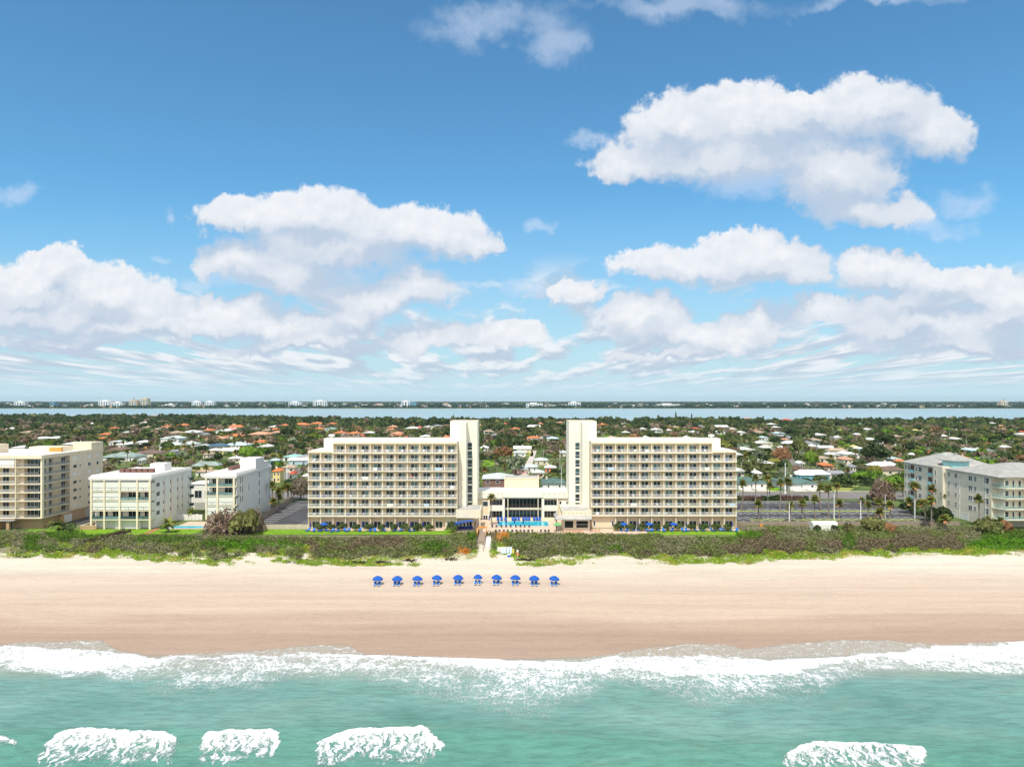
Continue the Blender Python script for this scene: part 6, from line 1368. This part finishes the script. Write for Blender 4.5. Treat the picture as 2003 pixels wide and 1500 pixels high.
for (x,y),dn,ty in zip(cand,dens,typ):
    px=CX+x*F/y
    west=np.clip((y-600)/500,0,1)
    if rng.rand()>0.56+0.40*west+(dn-0.5)*0.6: continue
    if any(a-3<x<b+3 and c-3<y<d+3 for a,b,c,d in BLD) or y<314: continue
    if any(abs((x-p[0])*(q[1]-p[1])-(y-p[1])*(q[0]-p[0]))/math.hypot(q[0]-p[0],q[1]-p[1])<6 and min(p[1],q[1])<y<max(p[1],q[1]) for p,q in STREETS): continue
    if y<330 and 140<x<205: continue
    r=rng.rand()
    w=rng.uniform(5,10.5)*(1.25 if dn>0.55 else 1)*(0.85 if y<750 else 1); h=w*rng.uniform(0.60,0.82)
    if y>1000: w*=1.15; h=min(h*1.15+1,11)
    # keep listed houses in sight
    ins=(np.abs(HA[:,6]-x)<HA[:,7]/2+w*0.35)&(y>HA[:,4]-w*0.4)&(y<HA[:,4]+HA[:,5]+w*0.35)
    if ins.any(): continue
    hw=w*0.5*F/y; inx=(px+hw*0.95>HA[:,0])&(px-hw*0.95<HA[:,1])&(HA[:,4]>y)
    if inx.any():
        lim=G0+2
        yt=HY+(H-G0-h)*F/y
        bad=inx&(yt<HA[:,3]-1.0)&(HY+(H-G0)*F/y>HA[:,2])
        if bad.any():
            need=(HA[bad,3]-0.3).max(); hn=H-G0-(need-HY)*y/F
            if hn<2.6: 
                if rng.rand()<0.96: continue
            elif rng.rand()<0.93: h=hn; w=min(w,h*1.6)
    if ty>0.60: col='grey brown' if rng.rand()<0.55 else 'olive green'
    else: col=rng.choice(['dark green','dark green','mid green','olive green','olive green','bright green','grey brown','silvery green','yellow green','rusty'],p=[.21,.14,.19,.13,.08,.06,.10,.035,.03,.025])
    if y>950: col=rng.choice(['dark green','mid green','olive green','grey brown'],p=[.62,.22,.12,.04])
    kind='bare' if col=='grey brown' and rng.rand()<0.6 else ('cone' if rng.rand()<0.012 else 'round')
    pal=(rng.rand()<0.15 and y<900)
    TL.append((w/y,x,y,w,h,col,kind,pal,px))
vis=[q for q in TL if -60<q[8]<2063]
palms=sorted([q for q in vis if q[7]],key=lambda q:-q[0]/q[3])[:150]; ps=set(id(q) for q in palms)
big=sorted([q for q in vis if id(q) not in ps and not q[7]],key=lambda q:-q[0])[:270]; bs=set(id(q) for q in big)
for q in palms: palm(q[1],q[2],rng.uniform(6,10.5),rng.uniform(1.6,2.1),'town fan',px=q[8],thick=1.2)
for q in big: tree(q[1],q[2],q[3],q[4],q[5],q[6],px=q[8])
# everything else reads as one wood: one object
def lod(seed,n,size):
    V,C=crown(seed,n,size,lobes=7); return V,C
LODS=[[lod(300+i,150,0.32) for i in range(4)],[lod(310+i,80,0.44) for i in range(4)],[lod(320+i,42,0.58) for i in range(4)]]
VV=[];CC=[]
for q in TL:
    if id(q) in ps or id(q) in bs: continue
    _,x,y,w,h,col,kind,pal,px=q
    L_=LODS[0 if y<480 else (1 if y<800 else 2)]; V,C=L_[rng.randint(4)]
    a=rng.rand()*6.28; ca,sa=math.cos(a),math.sin(a)
    if pal: w,h=3.4,rng.uniform(7,11); zoff=h-2.6; V2=V*np.array([w/2,w/2,1.7]); col='olive green'
    elif kind=='cone': V2=V*np.array([w/5,w/5,h*1.3/1.25]); zoff=0.3
    else: V2=V*np.array([w/2,w/2,h/1.25]); zoff=0
    Vr=np.stack([V2[...,0]*ca-V2[...,1]*sa+x,V2[...,0]*sa+V2[...,1]*ca+y,V2[...,2]+G0+zoff],-1)
    VV.append(Vr); CC.append(C*np.array(GREENS[col])*rng.uniform(0.75,1.3))
# undergrowth between
n=31000; uy=314+(1450-314)*rng.rand(n)**0.9; ux=(rng.rand(n)*2-1)*0.95*uy; ok=(uy<shoreY(ux)-4)&(fbm(ux/18,uy/18,97)>0.43)
for a,b,c,d in BLD: ok&=~((ux>a-1)&(ux<b+1)&(uy>c-1)&(uy<d+1))
for p,q in STREETS: ok&=~((np.abs((ux-p[0])*(q[1]-p[1])-(uy-p[1])*(q[0]-p[0]))/math.hypot(q[0]-p[0],q[1]-p[1])<4.5)&(uy>min(p[1],q[1]))&(uy<max(p[1],q[1])))
ok&=~((uy<336)&(ux>gx(1635,320))&(ux<gx(1695,320)));ok&=~((uy<330)&(ux>gx(1440,320))&(ux<gx(1606,320)))
hh_=np.zeros(n,bool)
for h in HA: hh_|=(np.abs(ux-h[6])<h[7]/2+1)&(uy>h[4]-2)&(uy<h[4]+h[5]+1)
ok&=~hh_; ux=ux[ok];uy=uy[ok]; m_=len(ux); k=5; I=np.repeat(np.arange(m_),k); d=rnd_unit(m_*k); d[:,2]=np.abs(d[:,2])
sz=(1.1+uy*0.0008)[I]; P=np.stack([ux[I],uy[I],np.full(len(I),G0)],1)+d*np.stack([sz,sz,sz*0.9+0*sz],1)*np.random.rand(len(I))[:,None]
V=leafquads(P,d,sz*0.9,0.7,0.7); gc=np.array([GREENS[c] for c in ('dark green','mid green','olive green','bright green','grey brown','yellow green','rusty')])[np.random.choice(7,m_,p=[.22,.25,.2,.12,.13,.05,.03])]
VV.append(V); CC.append(gc[I]*(0.7+0.6*np.random.rand(len(I)))[:,None])
V=np.concatenate([v.reshape(-1,4,3) for v in VV]); C=np.concatenate(CC)
o=bpy.data.objects.new('town_woodland',qmesh('town_woodland',V,C,M_LEAF)); COL.objects.link(o); tag(o,'mass of smaller and farther trees and shrubs covering the town','trees',kind='stuff')
# far shore
n=9000; fy=3196+5200*rng.rand(n)**2.2; fx=(rng.rand(n)*2-1)*0.80*fy; k=7; I=np.repeat(np.arange(n),k); d=rnd_unit(n*k); d[:,2]=np.abs(d[:,2])
hf=(7+7*fbm(fx/150,fy/200,95)+2*rng.rand(n)); P=np.stack([fx[I],fy[I],np.full(len(I),3.0)],1)+d*np.stack([np.full(len(I),16.0),np.full(len(I),9.0),hf[I]],1)*(0.5+0.5*np.random.rand(len(I)))[:,None]
V=leafquads(P,d*np.array([1,1,0.5])+np.array([0,-0.3,0.5]),np.full(len(I),11.0),0.45,0.4)
V[...,2]=np.maximum(V[...,2],2.2)
C=np.array([0.028,0.062,0.045])*(0.7+0.7*np.random.rand(len(I)))[:,None]
o=bpy.data.objects.new('far_woodland',qmesh('far_woodland',V,C,M_LEAF)); COL.objects.link(o); tag(o,'low wooded far shore beyond the lagoon','trees',kind='stuff')
M_FARW=mat('far_white',(0.80,0.79,0.77),0.8,0.05,0.02); M_FARC=mat('far_cream',(0.72,0.58,0.40),0.8,0.05,0.02); M_FARP=mat('far_pink',(0.60,0.42,0.36),0.8,0.05,0.02); M_FARB=mat('far_blue',(0.12,0.30,0.42),0.7,0.05,0.02)
def farb(label,x0,x1,yt,yb,m,Y=3260,spire=None,strips=True):
    xa,xb_=gx(x0,Y),gx(x1,Y); w=(xb_-xa)/2; h=gz(yt,Y)-3; t=thing('distant_building',label,'building',((xa+xb_)/2,Y,3)); mb=MB(); mb.box(-w,w,0,28,-1,h); mb.box(-w*0.5,w*0.3,8,20,h,h+3.5); mb.build('wall',m,t)
    if strips and w>8:
        n=max(3,int(w/5)); 
        for k in range(n):
            u=-w+(k+0.5)*2*w/n; mb=MB(); mb.box(u-w/n*0.42,u+w/n*0.42,-0.6,-0.1,3,h-3); mb.build('window_column',M_GLASSL if k%2 else M_FARB,t)
    if spire: mb=MB(); mb.bar((0,8,h),(0,8,h+spire),1.6); mb.box(-4,4,6,10,h+2,h+spire*0.45); mb.build('mast',M_GREY,t)
FB=[('wide pale building near the left end of the far shore',27,48,786,796,M_FARW),('low blue building on the far shore at left',97,107,788,794,M_FARB),('white stepped building left of the tan towers on far shore',192,216,784,792,M_FARW),('low white block just right of the stepped far shore building',218,239,787,792,M_FARW),
 ('tan tower with mast on its roof on the far shore',252,267,783,791.5,M_FARC),('tan tower without mast on the far shore',275,288,779.5,791.5,M_FARC),('left one of the twin white slabs on the far shore',375,393,785.5,797,M_FARW),('right one of the twin white slabs on the far shore',400,418,785.5,797,M_FARW),
 ('low white building left of the twin slabs on far shore',325,340,790.5,795,M_FARW),('long white building on the far shore behind left wing end',564,589,786.5,792,M_FARW),('larger white building with roof tower on the far shore',612,639,784,792,M_FARW),('low pinkish building on the far shore over the left wing',730,751,791,796,M_FARP),
 ('white tower block on the far shore left of the left tower',785,802,784.5,792,M_FARW),('pale blue block beside the far shore white tower',803,814,787,791.5,M_FARB),('square pink building on the far shore near the left tower',866,879,789.5,799,M_FARP),('wide white building on the far shore between the towers',1029,1062,789,792.5,M_FARW),
 ('white building with small tower on the far shore, over right tower',1112,1136,787,792,M_FARW),('long flat white building on the far shore over the right wing',1285,1330,790.5,793,M_FARW),('tan tower with mast at the right end of the far shore',1958,1972,785,799,M_FARC),('long low tan building on the far shore right of the wing',1578,1600,795,798.5,M_FARC)]
for l,a,b,c,d,m_ in FB: farb(l,a,b,c,d,m_,spire=16 if 'mast' in l and 'without' not in l else None)
rr=random.Random(12)
M_=[M_FARW,M_FARW,M_FARC,M_FARP]
for i in range(200):
    px=rr.uniform(0,2003); Y=rr.choice((3205,3230,3300,3450,3600,3900,4600,5400)); w=rr.uniform(7,22); h=rr.uniform(5,9)
    t=empty('distant_house',(gx(px,Y),Y,3)); k=rr.randrange(4); mb=MB(); mb.box(-w,w,0,12,-1,h); mb.build('wall',M_[k],t); mb=MB(); mb.hip(-w-1,w+1,-1,13,h,2.5,0.4); mb.build('roof',rm(rr.choice(('white','grey','tan','white','pale'))),t)
    t['category']='house'; pend(t,px,'small pale' if k<2 else 'small tan','distant house','small houses on the far shore','on the far shore')
# ------------------------------------------------------------------ labels for repeated things
for (descr,zn,noun),lst in PENDING.items():
    lst.sort(key=lambda q:q[0])
    for i,(px,o) in enumerate(lst):
        o['label']=('%s %s %s'%(descr,noun,zn)) if len(lst)==1 else '%s %s, %s from the left %s'%(descr,noun,ordn(i+1),zn)
        if 'category' not in o: o['category']=noun
# ------------------------------------------------------------------ haze
mb=MB(); mb.box(-11000,11000,-650,10400,-9.5,62)
m=bpy.data.materials.new('haze_air'); m.use_nodes=True; nt=m.node_tree; nt.nodes.remove(nt.nodes['Principled BSDF'])
v=nt.nodes.new('ShaderNodeVolumePrincipled'); v.inputs['Color'].default_value=(0.80,0.93,1.0,1); v.inputs['Density'].default_value=4.0e-5; v.inputs['Anisotropy'].default_value=0.2
nt.links.new(v.outputs[0],nt.nodes['Material Output'].inputs['Volume'])
o=mb.build('haze',m); tag(o,'thin sea haze in the air over everything','haze',kind='stuff')
